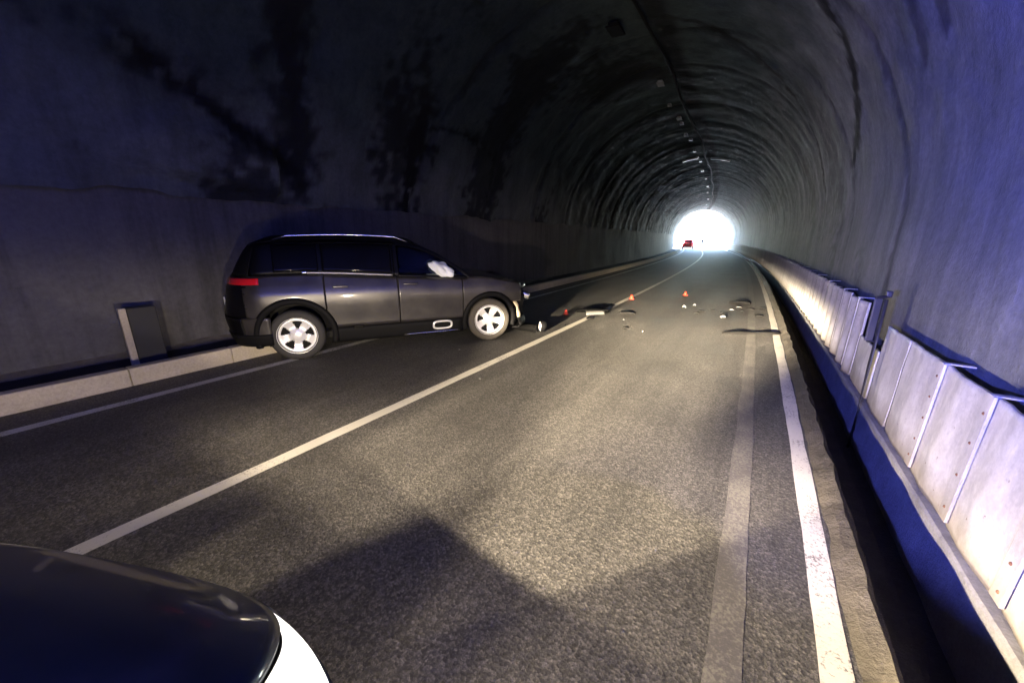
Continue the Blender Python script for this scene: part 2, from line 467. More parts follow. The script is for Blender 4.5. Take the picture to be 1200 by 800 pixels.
strip('old_edge_line', wob(.035, .012), wob(.165, .012), .002, M['line_worn'], dy=.1, y1=30)
strip('left_edge_line', wob(-5.27, .008), wob(-5.14, .008), .002, M['line_dirty'], dy=.12, y1=YE)
# kerb on the left: real step, with joints between stones
bm = bmesh.new()
y = -20.0
while y < YE:
    L = 1.0; n = 3 if y > 20 else 2
    dz = .006*noise.noise(Vector((y*3.1, 0, 0))); dx = .006*noise.noise(Vector((y*2.7, 5, 0)))
    for q in range(1):
        ang = math.atan(-(2*y+L)/(2*R_CURVE)) if y > 0 else 0
        c = W3(-5.83+dx, y+L/2, .09+dz)
        add_box(bm, c, (.155, L-.003, .22), Matrix.Rotation(-ang, 4, 'Z'), .018)
    y += L
o = obj('kerb', bm, M['kerb'], smooth_=False); tag(o, kind='structure')
bm = bmesh.new(); rows = []
y = YB
while y <= YE:
    rows.append([W3(s, y, .045 + .04*((s+5.9)/-1.05)**3 + .014*fbm(s*2.5, y*2.5, 0, 4)) for s in np.linspace(-5.88, -7.0, 9)])
    y += .15 if 0 < y < 8 else .5
add_grid(bm, rows); tag(obj('walkway', bm, M['walk']), kind='structure')
# dirt fillet at the foot of the left wall
bm = bmesh.new(); rows = []
y = -6.0
while y <= 14:
    w = .12 + .05*fbm(y*1.7, 3, 0, 4); h = .06 + .03*fbm(y*2.1, 8, 0, 4)
    rows.append([W3(-6.975, y, .085+h), W3(-6.95+w*.4, y, .085+h*.5), W3(-6.95+w, y, .068), W3(-6.95+w*1.3, y, .03)])
    y += .1
add_grid(bm, rows); tag(obj('dirt', bm, mat_concrete('wall_foot_dirt', (.2, .18, .15), .55, .9, 9)), kind='stuff')
bpy.data.objects['dirt']['label'] = 'grey dirt gathered along the foot of the left tunnel wall'; bpy.data.objects['dirt']['category'] = 'dirt'
# the open drain on the right: asphalt edge, sunken rim, deep channel, outer face and ledge
def drain(name, pts, mat, dy=.1, y0=-12, y1=YE, jit=0.0):
    bm = bmesh.new(); rows = []; y = y0
    while y <= y1:
        rows.append([W3((p[0](y) if callable(p[0]) else p[0]) + jit*fbm(y*3, i*5, i, 3), y, (p[1](y) if callable(p[1]) else p[1]) + jit*fbm(y*3, i*4, 7, 3)) for i, p in enumerate(pts)])
        y += dy if y < 14 else .5
    add_grid(bm, rows); return tag(obj(name, bm, mat, smooth_=False), kind='structure')
drain('drain_channel', [(lambda y: edge_x(y)-.108, -.006), (lambda y: edge_x(y)-.055, lambda y: .035+.014*noise.noise(Vector((y*3,0,0)))), (lambda y: edge_x(y)-.006, lambda y: .066+.018*noise.noise(Vector((y*2.3,3,0)))), (lambda y: edge_x(y)+.012, -.07), (.70, -.085), (.715, -.09), (.718, -.47), (.80, -.50), (1.00, -.50), (1.085, -.46)], M['ditch'], jit=.012)  # raised lip at the asphalt edge added to keep headlights off the outer face
drain('drain_ledge', [(1.085, -.48), (1.115, -.085), (1.125, -.07), (1.40, -.06)], M['ledge'], jit=.004)

# ground sheet beyond, hill above the tunnel
def axis(a, b, fine, lo, hi, coarse):
    v = list(np.arange(lo, hi+1e-6, fine)); k = lo
    while k > a: k -= coarse; v.insert(0, k); coarse *= 1.35
    coarse2 = fine*4; k = hi
    while k < b: k += coarse2; v.append(k); coarse2 *= 1.35
    return v
bm = bmesh.new(); rows = []
for y in [-400, -200, -100, -50, 0, 30, 60, 70.0, 70.6, 76, 90, 120, 160, 220, 300, 420, 600, 900, 1400, 2200, 3500]:
    r = []
    for x in [-3000, -1500, -700, -300, -150, -80, -40, -20, -10, 0, 10, 20, 40, 80, 150, 300, 700, 1500, 3000]:
        z = -.62 if y < 70.3 else -.03
        r.append((x, y, z))
    rows.append(r)
add_grid(bm, rows); tag(obj('ground', bm, M['earth']), kind='structure')
bm = bmesh.new(); rows = []
for y in list(np.arange(-160, 68, 6)) + [70.2]:
    r = []
    for s in np.arange(-170, 171, 5.0):
        d = 70.2-y; env = smooth(170, 60, abs(s))*smooth(-160, -110, y)
        z = -.7 + env*(9.6 + 34*(1-math.exp(-d/30.0)) + 3*fbm(s*.03, y*.03, 0, 4)*min(1, d/20))
        r.append((s-sh(y), y, z))
    rows.append(r)
rows.append([(p[0], 70.25 if abs(p[0]+sh(70)-CX) < 9.4 else 78, 8.4 if abs(p[0]+sh(70)-CX) < 9.4 else -.5) for p in rows[-1]])
add_grid(bm, rows); tag(obj('hillside', bm, M['hill']), kind='structure')

# ------------------------------------------------------------------ white panels along the right
def panel_mesh(w, h, corr, top_cut=0.0, seed=0):
    """sheet standing in the YZ plane, facing -X: base at z=0, y from 0 to w; real thickness, rounded lower corners"""
    rnd = random.Random(seed); bm = bmesh.new(); ny, nz = 28, 22; t = .022
    def pt(i, j, back):
        y = w*i/ny; z = h*j/nz
        rc = .055
        zb = 0.0
        if y < rc: zb = rc-math.sqrt(max(0, rc*rc-(rc-y)**2))
        elif y > w-rc: zb = rc-math.sqrt(max(0, rc*rc-(y-w+rc)**2))
        z = zb + (h-zb)*j/nz
        x = corr*(.5-.5*math.cos(2*PI*min(1, max(0, (y/w-.08)/.84)))) * -1
        x += .006*noise.noise(Vector((y*4, z*4, seed*3.3)))
        z += top_cut*(y/w)*(j/nz) + (.006*noise.noise(Vector((y*9, seed, 0))) if j == nz else 0)
        return Vector((x + (t if back else 0), y, z))
    F = [[bm.verts.new(pt(i, j, False)) for j in range(nz+1)] for i in range(ny+1)]
    B = [[bm.verts.new(pt(i, j, True)) for j in range(nz+1)] for i in range(ny+1)]
    for i in range(ny):
        for j in range(nz):
            bm.faces.new((F[i][j], F[i][j+1], F[i+1][j+1], F[i+1][j])); bm.faces.new((B[i][j], B[i+1][j], B[i+1][j+1], B[i][j+1]))
    for i in range(ny):
        bm.faces.new((F[i][0], F[i+1][0], B[i+1][0], B[i][0])); bm.faces.new((F[i][nz], B[i][nz], B[i+1][nz], F[i+1][nz]))
    for j in range(nz):
        bm.faces.new((F[0][j], B[0][j], B[0][j+1], F[0][j+1])); bm.faces.new((F[ny][j], F[ny][j+1], B[ny][j+1], B[ny][j]))
    bmesh.ops.recalc_face_normals(bm, faces=bm.faces)
    me = bpy.data.meshes.new('panel_sheet'); bm.to_mesh(me); bm.free(); return me
def strip_mesh(h, bw=.10):
    """flat joint cover, its head bent back to the wall"""
    bm = bmesh.new()
    add_box(bm, (-.012, 0, h/2+.02), (.016, bw, h-.02), None, .004)
    add_box(bm, (.06, 0, h+.008), (.16, bw*.5, .010), None, .004)
    me = bpy.data.meshes.new('seam_strip'); bmesh.ops.recalc_face_normals(bm, faces=bm.faces); bm.to_mesh(me); bm.free(); return me
def bolt_mesh():
    bm = bmesh.new()
    r1 = add_lathe_y(bm, [(.0005, -.006), (.005, -.0055), (.008, -.003), (.010, 0)], 10)
    for v in bm.verts: v.co = Vector((v.co.y, v.co.x, v.co.z))
    me = bpy.data.meshes.new('bolt'); bmesh.ops.recalc_face_normals(bm, faces=bm.faces); bm.to_mesh(me); bm.free(); return me
BOLT = bolt_mesh(); BOLT.materials.append(M['rust'])
LEAN = math.radians(1.5)
def make_panel(y0, y1, h, corr, seed, label, strip_=True, bolts=4, topcut=0.0, group='white metal panels along the drain on the right', sx=1.165, me=None, sme=None):
    w = y1-y0-.008; ang = math.atan((y0+y1)/2/R_CURVE) if y0 > 0 else 0
    root = empty('barrier_panel', W3(sx, y0+.004, -.058), 0, label, 'panel', group)
    root.rotation_euler = (0, LEAN, ang)
    if me is None:
        me = panel_mesh(w, h, corr, topcut, seed); me.materials.append(M['panel'])
    link('sheet', me, None, root)
    if strip_:
        if sme is None:
            sme = strip_mesh(h+ .0); sme.materials.append(M['panel'])
        st = link('seam_strip', sme, None, root, False); st.location = (-.004, w-.02, 0)
        rnd = random.Random(seed)
        for k in range(bolts):
            b = link('bolt', BOLT, None, st); b.location = (-.020, rnd.uniform(-.012, .012), h*(.12 + .76*k/max(1, bolts-1)) + rnd.uniform(-.02, .02))
    return root, me, sme
near = [
    (-.25, .45, .83, .010, 'white metal panel beside the drain, nearest the camera at the frame edge', True, 4),
    (.45, 1.11, .83, .010, 'white metal panel just outside the lower right corner of the picture', True, 4),
    (1.11, 1.76, .84, .010, 'cream-lit panel cut by the lower right corner of the picture', True, 4),
    (1.76, 2.41, .83, .012, 'large mottled white panel at the right edge of the picture', True, 5),
    (2.41, 3.05, .83, .012, 'speckled white panel between the two nearest bolted seams', True, 4),
    (3.05, 3.72, .825, .012, 'grey-white panel with the seam strip of clear rusty bolts', True, 5),
    (3.72, 4.42, .825, .008, 'grey panel with a plain joint, second beyond the bolted seam', False, 0),
    (4.42, 5.12, .825, .006, 'plain pale panel right behind the delineator post', False, 0),
    (5.16, 6.00, .54, .006, 'short low panel just beyond the delineator post', False, 0),
]
for i, (a, b, h, cr, lb, stp, nb) in enumerate(near):
    make_panel(a, b, h, cr, i+1, lb, stp, nb)
far_labels = ['first full-height corrugated panel beyond the short low panel', 'second corrugated panel beyond the short low panel', 'third corrugated panel beyond the short low panel']
y = 6.03; k = 0
meF = []
for q in range(4):
    me = panel_mesh(.47-.008, .93, .045, 0, 40+q); me.materials.append(M['panel']); meF.append(me)
sF = strip_mesh(.93, .07); sF.materials.append(M['panel'])
while y < YE-1:
    if 10.6 < y < 11.0 and False: pass
    lb = far_labels[k] if k < 3 else 'narrow white corrugated panel in the row receding along the right wall'
    r_, _, _ = make_panel(y, y+.47, .93, .045, 60+k, lb, (k % 3 == 2) or y < 6.5, 3 if y < 10 else 0, me=meF[k % 4], sme=sF)
    r_.location.z += .02*noise.noise(Vector((k*1.7, 0, 0))); r_.rotation_euler[1] += math.radians(1.2)*noise.noise(Vector((k*2.3, 4, 0)))
    y += .47 + (.06 if k % 9 == 6 else 0); k += 1
# delineator post at the drain edge
pr = empty('delineator_post', W3(1.05, 4.80, -.49), 0, 'thin dark delineator post with a grey plate standing in the drain', 'post')
bm = bmesh.new(); add_tube(bm, [(0, 0, 0), (0, 0, .9), (.004, 0, 1.55)], .014, 10); obj('pole', bm, M['post_dark'], pr)
bm = bmesh.new(); add_box(bm, (-.062, -.05, 1.36), (.07, .02, .40), Matrix.Rotation(math.radians(35), 4, 'Z'), .008); obj('reflector_plate', bm, M['post_grey'], pr, False)
bm = bmesh.new(); add_box(bm, (-.035, -.03, 1.575), (.12, .035, .02), Matrix.Rotation(math.radians(35), 4, 'Z'), .01); add_box(bm, (.01, 0, 1.60), (.045, .045, .06), None, .012); obj('cap', bm, M['post_dark'], pr, False)
bm = bmesh.new(); add_box(bm, (-.03, .0, 1.145), (.08, .03, .02), Matrix.Rotation(math.radians(35), 4, 'Z'), .008); obj('bracket', bm, M['post_dark'], pr, False)

# bollard against the left wall: light narrow side, dark broad face
br = empty('wall_marker', W3(-6.50, 1.22, .05), math.radians(0), 'square dark marker box with one pale edge standing against the left wall', 'marker')
bm = bmesh.new(); add_box(bm, (-.10, .17, .36), (.22, .28, .72), None, .012); obj('box', bm, simple('dark_box', (.022, .022, .024), .7, var=.4, scale=12), br, False)
bm = bmesh.new(); add_box(bm, (.04, -.02, .365), (.07, .07, .74), None, .01); obj('edge_post', bm, M['kerb'], br, False)

# crown cable and the row of small unlit lamps
bm = bmesh.new(); pts = []
for y in np.arange(2, YE+.5, .8):
    pts.append(W3(CX+.22+.05*math.sin(y*.7), y, 5.90-.05*abs(math.sin(y*PI/4.0))))
add_tube(bm, pts, .035, 8); tag(obj('crown_cable', bm, M['dark']), 'black cable sagging along the crown of the tunnel vault', 'cable')
def lamp_unit():
    root = empty('ceiling_lamp', (0, 0, 0), 0, '', 'lamp', 'unlit lamps along the crown')
    bm = bmesh.new(); add_box(bm, (0, 0, .0), (.13, .30, .05), None, .015); obj('housing', bm, M['lamp_pale'], root, False)
    bm = bmesh.new(); add_box(bm, (0, 0, -.045), (.18, .34, .025), None, .008); obj('lens', bm, simple('dull_lens', (.2, .21, .22), .25, var=.1), root, False)
    return root
lp = lamp_unit()
ly = [8.9, 12.8, 14.9, 16.6, 17.4, 19.3, 20.3, 22.9, 24.6, 26.0, 29.5, 33.5, 38.2, 43, 50, 58]
for i, y in enumerate(ly):
    o = copy_tree(lp) if i < len(ly)-1 else lp
    o.location = W3(CX-.22+.05*math.sin(i*2.3), y, 5.965); k_ = .6+.4*abs(math.sin(i*1.7)); o.scale = (k_, k_, k_); o.rotation_euler = (0, .06, math.atan(y/R_CURVE))
    if i == 0:
        o.scale = (1.6, 1.4, 1.3); o.location = W3(CX-.32, y, 5.82)
        for ch in o.children: ch.data = ch.data.copy(); ch.data.materials[0] = M['dark']
        o['label'] = 'large dark ceiling lamp housing at the top edge, nearest on the crown'
    else:
        o['label'] = 'small pale unlit lamp in the row beside the crown cable'

# ------------------------------------------------------------------ cars
def wheel(root, x, y, side, R=.345, rim=.235, wid=.22, rub=None, steer=0.0, flat=False):
    w = bpy.data.objects.new('wheel', None); C.objects.link(w); w.parent = root; w.location = (x, y, R); w.rotation_euler = (0, 0, steer)
    h = wid/2
    bm = bmesh.new()
    prof = [(rim-.005, -h*.86), (rim+.012, -h*.98), (rim+.05, -h*1.03), (R-.035, -h*.98), (R-.012, -h*.86), (R-.001, -h*.6), (R, 0), (R-.001, h*.6), (R-.012, h*.86), (R-.035, h*.98), (rim+.05, h*1.03), (rim+.012, h*.98), (rim-.005, h*.86)]
    add_lathe_y(bm, prof, 56)
    obj('tyre', bm, rub or M['rubber'], w)
    bm = bmesh.new()                                   # pierced rim face
    NR = [.0, .03, .055, .075, .10, .125, .155, .18, .20, .215, rim]; NS = 100
    s = side
    def yf(r): return s*(h*.80 - .035*smooth(.03, .12, r) + .03*smooth(.12, .23, r))
    G = [[bm.verts.new((r*math.cos(2*PI*k/NS), yf(r), r*math.sin(2*PI*k/NS))) for k in range(NS)] for r in NR[1:]]
    for i in range(len(G)-1):
        for k in range(NS):
            rm = (NR[i+1]+NR[i+2])/2; a = (k+.5)/NS*5 % 1.0 - .5
            halfw = .17 + .10*smooth(.11, .2, rm)
            if .10 < rm < .205 and abs(a) < halfw: continue
            bm.faces.new((G[i][k], G[i][(k+1) % NS], G[i+1][(k+1) % NS], G[i+1][k]))
    bm.faces.new(G[0])
    add_lathe_y(bm, [(rim, yf(rim)), (rim+.004, s*h*.95), (rim+.012, s*h*.97)], NS)
    r_ = solid(obj('rim', bm, M['alloy'], w), .028, -1 if True else 1)
    bm = bmesh.new(); add_lathe_y(bm, [(.001, s*.035), (.16, s*.035), (.16, s*.005), (rim, s*.0), (rim, s*h*.9)], 40); obj('brake_disc', bm, M['black_gap'], w)
    w.rotation_euler[1] = random.uniform(0, 1.2)
    return w

class Car:
    def __init__(s, name, loc, rz, label, P):
        s.P = P; s.root = empty(name, loc, rz, label, P.get('cat', 'car')); s.ox = P['L']/2
        s.fw = pchip(*P['fw']); s.pf = pchip(*P['pf']); s.pr = pchip(*P['pr'])
        s.zb = pchip(*P['belt']); s.zr = pchip(*P['roof']); s.zh = pchip(*P['hood'])
        s.L, s.Wm, s.Lf, s.Lr, s.n = P['L'], P['W'], P['Lf'], P['Lr'], P.get('n', 2.7)
    def Wd(s, x, z):
        y = s.Wm*s.fw(z)
        x0 = s.L-s.Lf
        if x > x0:
            k = min(1, (x-x0)/max(.01, s.Lf-s.pf(z))); y *= max(0, 1-k**s.n)**(1/s.n)
        if x < s.Lr:
            k = min(1, (s.Lr-x)/max(.01, s.Lr-s.pr(z))); y *= max(0, 1-k**s.n)**(1/s.n)
        return y
    def front(s, t, z):
        e = 2/s.n; return (s.L-s.Lf + (s.Lf-s.pf(z))*math.sin(t)**e, s.Wm*s.fw(z)*math.cos(t)**e if t < PI/2-1e-6 else 0.0, z)
    def rear(s, t, z):
        e = 2/s.n; return (s.Lr - (s.Lr-s.pr(z))*math.sin(t)**e, s.Wm*s.fw(z)*math.cos(t)**e if t < PI/2-1e-6 else 0.0, z)
    def fin(s, name, bm, mat, parent=None, thick=.014, smooth_=True, shift=True):
        for v in bm.verts: v.co.x -= s.ox
        o = obj(name, bm, mat, parent or s.root, smooth_)
        if thick: solid(o, thick, 0)
        return o
    def side_bm(s, bm, sgn, x0, x1, zbot, ztop, off=0.0, nx=50, nz=12):
        rows = []
        for i in range(nx+1):
            x = x0+(x1-x0)*i/nx; b = zbot(x) if callable(zbot) else zbot; t = ztop(x) if callable(ztop) else ztop
            if t < b: t = b
            r = []
            for j in range(nz+1):
                z = b+(t-b)*j/nz; r.append((x, sgn*(s.Wd(x, z)+off), z))
            rows.append(r)
        add_grid(bm, rows)
    def side(s, name, sgn, x0, x1, zbot, ztop, mat, off=0.0, nx=50, nz=12, parent=None, thick=.014):
        bm = bmesh.new(); s.side_bm(bm, sgn, x0, x1, zbot, ztop, off, nx, nz); return s.fin(name, bm, mat, parent, thick)
    def end(s, name, which, t0, t1, zbot, ztop, mat, off=0.0, nt=40, nz=10, sgn=0, parent=None, thick=.014):
        """patch round a nose or tail corner. sgn=0: both halves, else that side only"""
        bm = bmesh.new(); f = s.front if which == 'f' else s.rear; d = 1 if which == 'f' else -1
        ts = [t0+(t1-t0)*i/nt for i in range(nt+1)]
        cols = [(t, sgn) for t in ts] if sgn else [(t, 1) for t in ts] + [(t, -1) for t in ts[::-1][1:]]
        rows = []
        for t, sg in cols:
            b = zbot(t) if callable(zbot) else zbot; tp = ztop(t) if callable(ztop) else ztop
            r = []
            for j in range(nz+1):
                z = b+(tp-b)*j/nz; p = f(t, z)
                r.append((p[0]+d*off*math.sin(t), sg*(p[1]+off*math.cos(t)), z))
            rows.append(r)
        add_grid(bm, rows); return s.fin(name, bm, mat, parent, thick)

def build_car(name, loc, rz, label, P, paint, damaged=False, lit=False):
    c = Car(name, loc, rz, label, P); L = c.L; ax_r, ax_f = P['axles']; R = P.get('R', .345); ar = R+P.get('gap', .075); arf = R+P.get('gapf', .075); hz_ = P.get('hz', .90)
    root = c.root; sill = P.get('sill', .34)
    def arch(cx, z0):
        def f(x):
            d = abs(x-cx); q_ = ar if cx == ax_r else arf
            return max(z0, R+math.sqrt(q_*q_-d*d)) if d < q_ else z0
        return f
    belt = lambda x: c.zb(x)
    x_cowl = P['cowl']; xb, xd, xr0 = P['doors']          # B-cut, front-door front cut, rear-door rear cut
    xf_end = L-.30
    xq0 = P.get('xq0', .30)
    for sg in (-1, 1):
        # quarter panel, doors, fender
        ab = arch(ax_r, sill+.10); af = arch(ax_f, sill)
        bm = bmesh.new(); c.side_bm(bm, sg, xq0, xr0-.006, lambda x: max(ab(x), .62 if x < ax_r-ar else 0), belt, 0, 90, 14); c.fin('quarter_panel', bm, paint)
        d = c.side('door', sg, xr0+.002, xb-.004, arch(ax_r, sill), belt, paint, 0, 70, 16)
        hb = bmesh.new(); hx = xr0+.20; add_box(hb, (hx, sg*(c.Wd(hx, hz_)+.022), hz_), (.20, .022, .03), None, .009); c.fin('handle', hb, P.get('handle', paint), d, 0)
        if P.get('chrome'):
            pass
        d2 = c.side('door', sg, xb+.004, xd-.004, sill, belt, paint, 0, 50, 16)
        hb = bmesh.new(); hx = xb+.18; add_box(hb, (hx, sg*(c.Wd(hx, hz_)+.022), hz_), (.20, .022, .03), None, .009); c.fin('handle', hb, P.get('handle', paint), d2, 0)
        xf1 = P.get('fend_end', L-.42)
        c.side('fender', sg, xd+.004, xf1, lambda x: max(af(x), sill if x < ax_f else .62), lambda x: c.zh(x)-.004 if x > x_cowl else min(c.zb(x), c.zh(x_cowl)-.004), paint, 0, 80, 14)
        # black cladding: sill and arches
        c.side('sill', sg, ax_r+ar-.02, ax_f-ar+.02, .20, sill-.006, M['dark'], .008, 20, 4)
        if P.get('chrome'):
            c.side('sill_strip', sg, 2.3, ax_f-ar-.03, .215, .235, M['chrome'], .014, 10, 1)
        for cx in (ax_r, ax_f):
            if damaged and cx == ax_f and sg > 0: pass
            ar_, ar = ar, (ar if cx == ax_r else arf)
            bm = bmesh.new(); rows = []
            for k in range(41):
                a = -.30 + (PI+.60)*k/40; r = []
                for rr, of in ((ar-.035, -.03), (ar-.03, .022), (ar+.012, .024), (ar+.045, .006)):
                    x = cx+rr*math.cos(a); z = max(.21, R+rr*math.sin(a)); r.append((x, sg*(c.Wd(x, max(z, .3))+of), z))
                rows.append(r)
            add_grid(bm, rows); c.fin('arch_trim', bm, P.get('clad', M['dark']), None, .012)
            # wheel well
            bm = bmesh.new(); rows = []
            for k in range(25):
                a = -.2 + (PI+.4)*k/24; rows.append([(cx+(ar+.01)*math.cos(a), sg*yy, max(.2, R+(ar+.01)*math.sin(a))) for yy in (.45, c.Wm-.07)])
            add_grid(bm, rows); bm.faces.new([bm.verts.new((cx+(ar+.01)*math.cos(a), sg*.45, R+(ar+.01)*math.sin(a))) for a in np.linspace(-.5, PI+.5, 20)])
            c.fin('wheel_well', bm, M['black_gap'], None, 0); ar = ar_
        # greenhouse: frame behind opaque rear glass, open front window
        top = lambda x: c.zr(x)
        wt = lambda x: c.zr(x)-.05
        wb = lambda x: c.zb(x)+.035
        xg0 = P.get('xg0', .42)
        c.side('pillar_frame', sg, xg0, xb-.02, belt, top, M['dark_gloss'] if P.get('darktop') else paint, -.012, 60, 8)
        c.side('window', sg, xg0+.26, xr0-.05, wb, wt, M['glass_dark'], .001, 24, 8, thick=.006)
        w2 = c.side('window', sg, xr0-.005, xb-.06, wb, wt, M['glass_dark'], .001, 30, 8, thick=.006)
        c.side('b_pillar', sg, xb-.03, xb+.03, belt, top, M['dark_gloss'], .0, 6, 8)
        c.side('roof_pillar', sg, xb, P['a_end'], lambda x: max(c.zr(x)-.055, c.zb(x)), top, M['dark_gloss'] if P.get('darktop') else paint, -.004, 50, 4)
        c.side('window_sill', sg, xb, P['a_end']-.1, belt, lambda x: min(c.zb(x)+.035, c.zr(x)), M['dark_gloss'], -.008, 20, 2)
        c.side('window', sg, xb+.03, P['a_end']-.12, wb, lambda x: max(wt(x), wb(x)), M['glass'], -.006, 40, 8, thick=.004)
        if P.get('chrome'):
            c.side('window_trim', sg, xg0+.60, xr0+.9, lambda x: c.zb(x)+.012, lambda x: c.zb(x)+.034, M['steel'], .009, 40, 1, thick=.008)
            c.side('window_trim', sg, xg0+.59, xg0+.65, lambda x: c.zb(x)+.012, lambda x: c.zb(x)+.05, M['chrome'], .012, 6, 2, thick=.01)
            c.side('window_trim', sg, xg0+.60, P['a_end']-.2, lambda x: c.zr(x)-.058, lambda x: c.zr(x)-.044, M['debris_grey'], .004, 50, 1, thick=.006)
            bm = bmesh.new()
            pts = [(x, sg*(c.Wd(x, c.zr(x)) - .03), c.zr(x)+.055 - .045*(k in (0, 11))) for k, x in enumerate(np.linspace(P['rail'][0], P['rail'][1], 12))]
            add_tube(bm, pts, .017, 8); c.fin('roof_rail', bm, M['chrome'], None, 0)
        # mirror
        mx = P['a_end']-.30; bm = bmesh.new()
        add_box(bm, (mx, sg*(c.Wd(mx, 1.0)+.12), c.zb(mx)+.09), (.13, .20, .14), None, .04); add_box(bm, (mx+.01, sg*(c.Wd(mx, 1.0)+.01), c.zb(mx)+.04), (.07, .10, .04), None, .01)
        if not (damaged and sg < 0): c.fin('wing_mirror', bm, paint if not P.get('darktop') else M['dark'], None, 0)
        # wheels
        for cx, st in ((ax_r, 0), (ax_f, P.get('steer', 0))):
            wheel(root, cx-c.ox, sg*(c.Wm-.125), sg, R, R*.69, .22, M['rubber_dusty'] if (damaged and cx == ax_f) else None, st)
        # lamps
        if P.get('tail'):
            c.end('taillight', 'r', P['tail'][0], P['tail'][1], P['tail'][2], P['tail'][3], M['red_lens'], .012, 24, 4, sg)
            c.end('reflector', 'r', .75, .98, .50, .56, M['red_lens'], .014, 10, 2, sg)
    # tail
    zr_top = c.zr(xg0)
    if damaged:
        for sg in (-1, 1): c.end('bumper_corner', 'r', .0, .44, .26, .62, paint, .012, 14, 10, sg)
        c.end('rear_bumper', 'r', .445, PI/2, .26, .62, M['dark_gloss'], .016, 30, 10)
    else: c.end('rear_bumper', 'r', .0, PI/2, .26, .62, paint, .012, 40, 10)
    c.end('bumper_guard', 'r', .0, PI/2, .24, .40, M['dark'], .03, 40, 4)
    c.end('tailgate', 'r', .30, PI/2, .625, c.zb(.2)-.004, M['dark_gloss'] if damaged else paint, .0, 34, 12)
    c.end('rear_frame', 'r', .30, PI/2, c.zb(.2), zr_top, M['dark'] if P.get('darktop') else paint, -.008, 34, 10)
    c.end('rear_window', 'r', .95, PI/2, c.zb(.2)+.05, zr_top-.07, M['glass_dark'], .004, 24, 8, thick=.006)
    bm = bmesh.new(); add_box(bm, (.0, 0, .78), (.02, .52, .11), None, .004); c.fin('number_plate', bm, M['lamp_pale'], None, 0)
    # roof
    bm = bmesh.new(); rows = []
    x1 = P['ws_top']
    for i in range(41):
        x = xg0 + (x1-xg0)*i/40; z = c.zr(x); w = c.Wd(x, z); r = []
        for j in range(25):
            q = -1+2*j/24; r.append((x, w*q, z + P.get('crown', .07)*(1-abs(q)**2.6)*min(1, (x-xg0)/.25+.25)))
        rows.append(r)
    add_grid(bm, rows); c.fin('roof', bm, paint if not P.get('darktop') else M['dark'])
    # windscreen
    bm = bmesh.new(); rows = []
    zt = c.zr(x1); wt_ = c.Wd(x1, zt); zc_ = c.zh(x_cowl); wc = c.Wd(x_cowl, zc_)-.05
    for i in range(17):
        k = i/16; r = []
        for j in range(25):
            q = -1+2*j/24; x = x1+(x_cowl-x1)*k - .0 + .05*math.sin(PI*k)*0 + .10*(1-q*q)*k
            z = zt+(zc_-zt)*k + .07*(1-abs(q)**2.6)*(1-k) + .02*k*(1-q*q) + .03*math.sin(PI*k)
            r.append((x, (wt_+(wc-wt_)*k)*q, z))
        rows.append(r)
    add_grid(bm, rows); c.fin('windscreen', bm, M['glass'], None, .005)
    # hood
    bm = bmesh.new(); rows = []; e = 2/c.n
    xs = list(np.linspace(x_cowl, L-c.Lf, 16)) if x_cowl < L-c.Lf else [x_cowl]
    t_ = 0.0
    xs2 = [L-c.Lf+(c.Lf-.0)*math.sin(t)**e for t in np.linspace(.02, PI/2, 60)]
    xs = [x for x in xs if x < L-c.Lf] + xs2
    xs = [x for x in xs if x >= x_cowl]
    hood_end = P.get('hood_end', L)
    for x in xs:
        z = c.zh(x); xx = min(x, L-c.pf(z)-.002, hood_end); z = c.zh(xx)
        w = c.Wd(xx, z)-.0; r = []
        for j in range(41):
            q = -1+2*j/40; y = w*q; dz = P.get('hcrown', .05)*(1-abs(q)**2.2)*smooth(0, .6, L-xx) + P.get('crease', 0)*math.exp(-((abs(q)-.80)/.06)**2)*smooth(0, .25, L-xx)
            dx = .05*(1-q*q) if x == xs[0] else 0
            xo, zo = xx+dx, z+dz
            if damaged:
                k = smooth(L-1.0, L-.3, xx)
                zo += k*(.045*math.sin(q*5+xx*11) + .07*noise.noise(Vector((xx*5, q*4, 1)))) - .01*k
                xo -= k*(.06+.05*math.sin(q*4+1))
            r.append((xo, y, zo))
        rows.append(r)
    add_grid(bm, rows); c.fin('hood', bm, paint)
    # nose
    return c, dict(x_cowl=x_cowl)
def interior(c, xs_, zs=.62):
    for sg in (-1, 1):
        bm = bmesh.new()
        add_box(bm, (xs_, sg*.38, .55), (.5, .5, .16), None, .05); add_box(bm, (xs_-.27, sg*.38, .88), (.14, .48, .62), Matrix.Rotation(-.25, 4, 'Y'), .05)
        add_box(bm, (xs_-.38, sg*.38, 1.27), (.09, .26, .17), None, .04); c.fin('seat', bm, M['seat'], None, 0)
    bm = bmesh.new(); add_box(bm, (xs_+.95, 0, .88), (.40, 1.42, .22), None, .06); c.fin('dashboard', bm, M['dark'], None, 0)
    bm = bmesh.new()
    pts = [(xs_+.62+.02*math.sin(a), .38+.18*math.cos(a), .95+.18*math.sin(a)) for a in np.linspace(0, 2*PI, 25)]
    add_tube(bm, pts, .016, 8, False); c.fin('steering_wheel', bm, M['dark'], None, 0)
    bm = bmesh.new(); add_box(bm, (c.L/2, 0, .28), (c.L-1.1, 1.35, .10), None, .02); add_box(bm, (c.P['cowl']+.05, 0, .6), (.06, 1.45, .66), None, .01); c.fin('underbody', bm, M['black_gap'], None, 0)

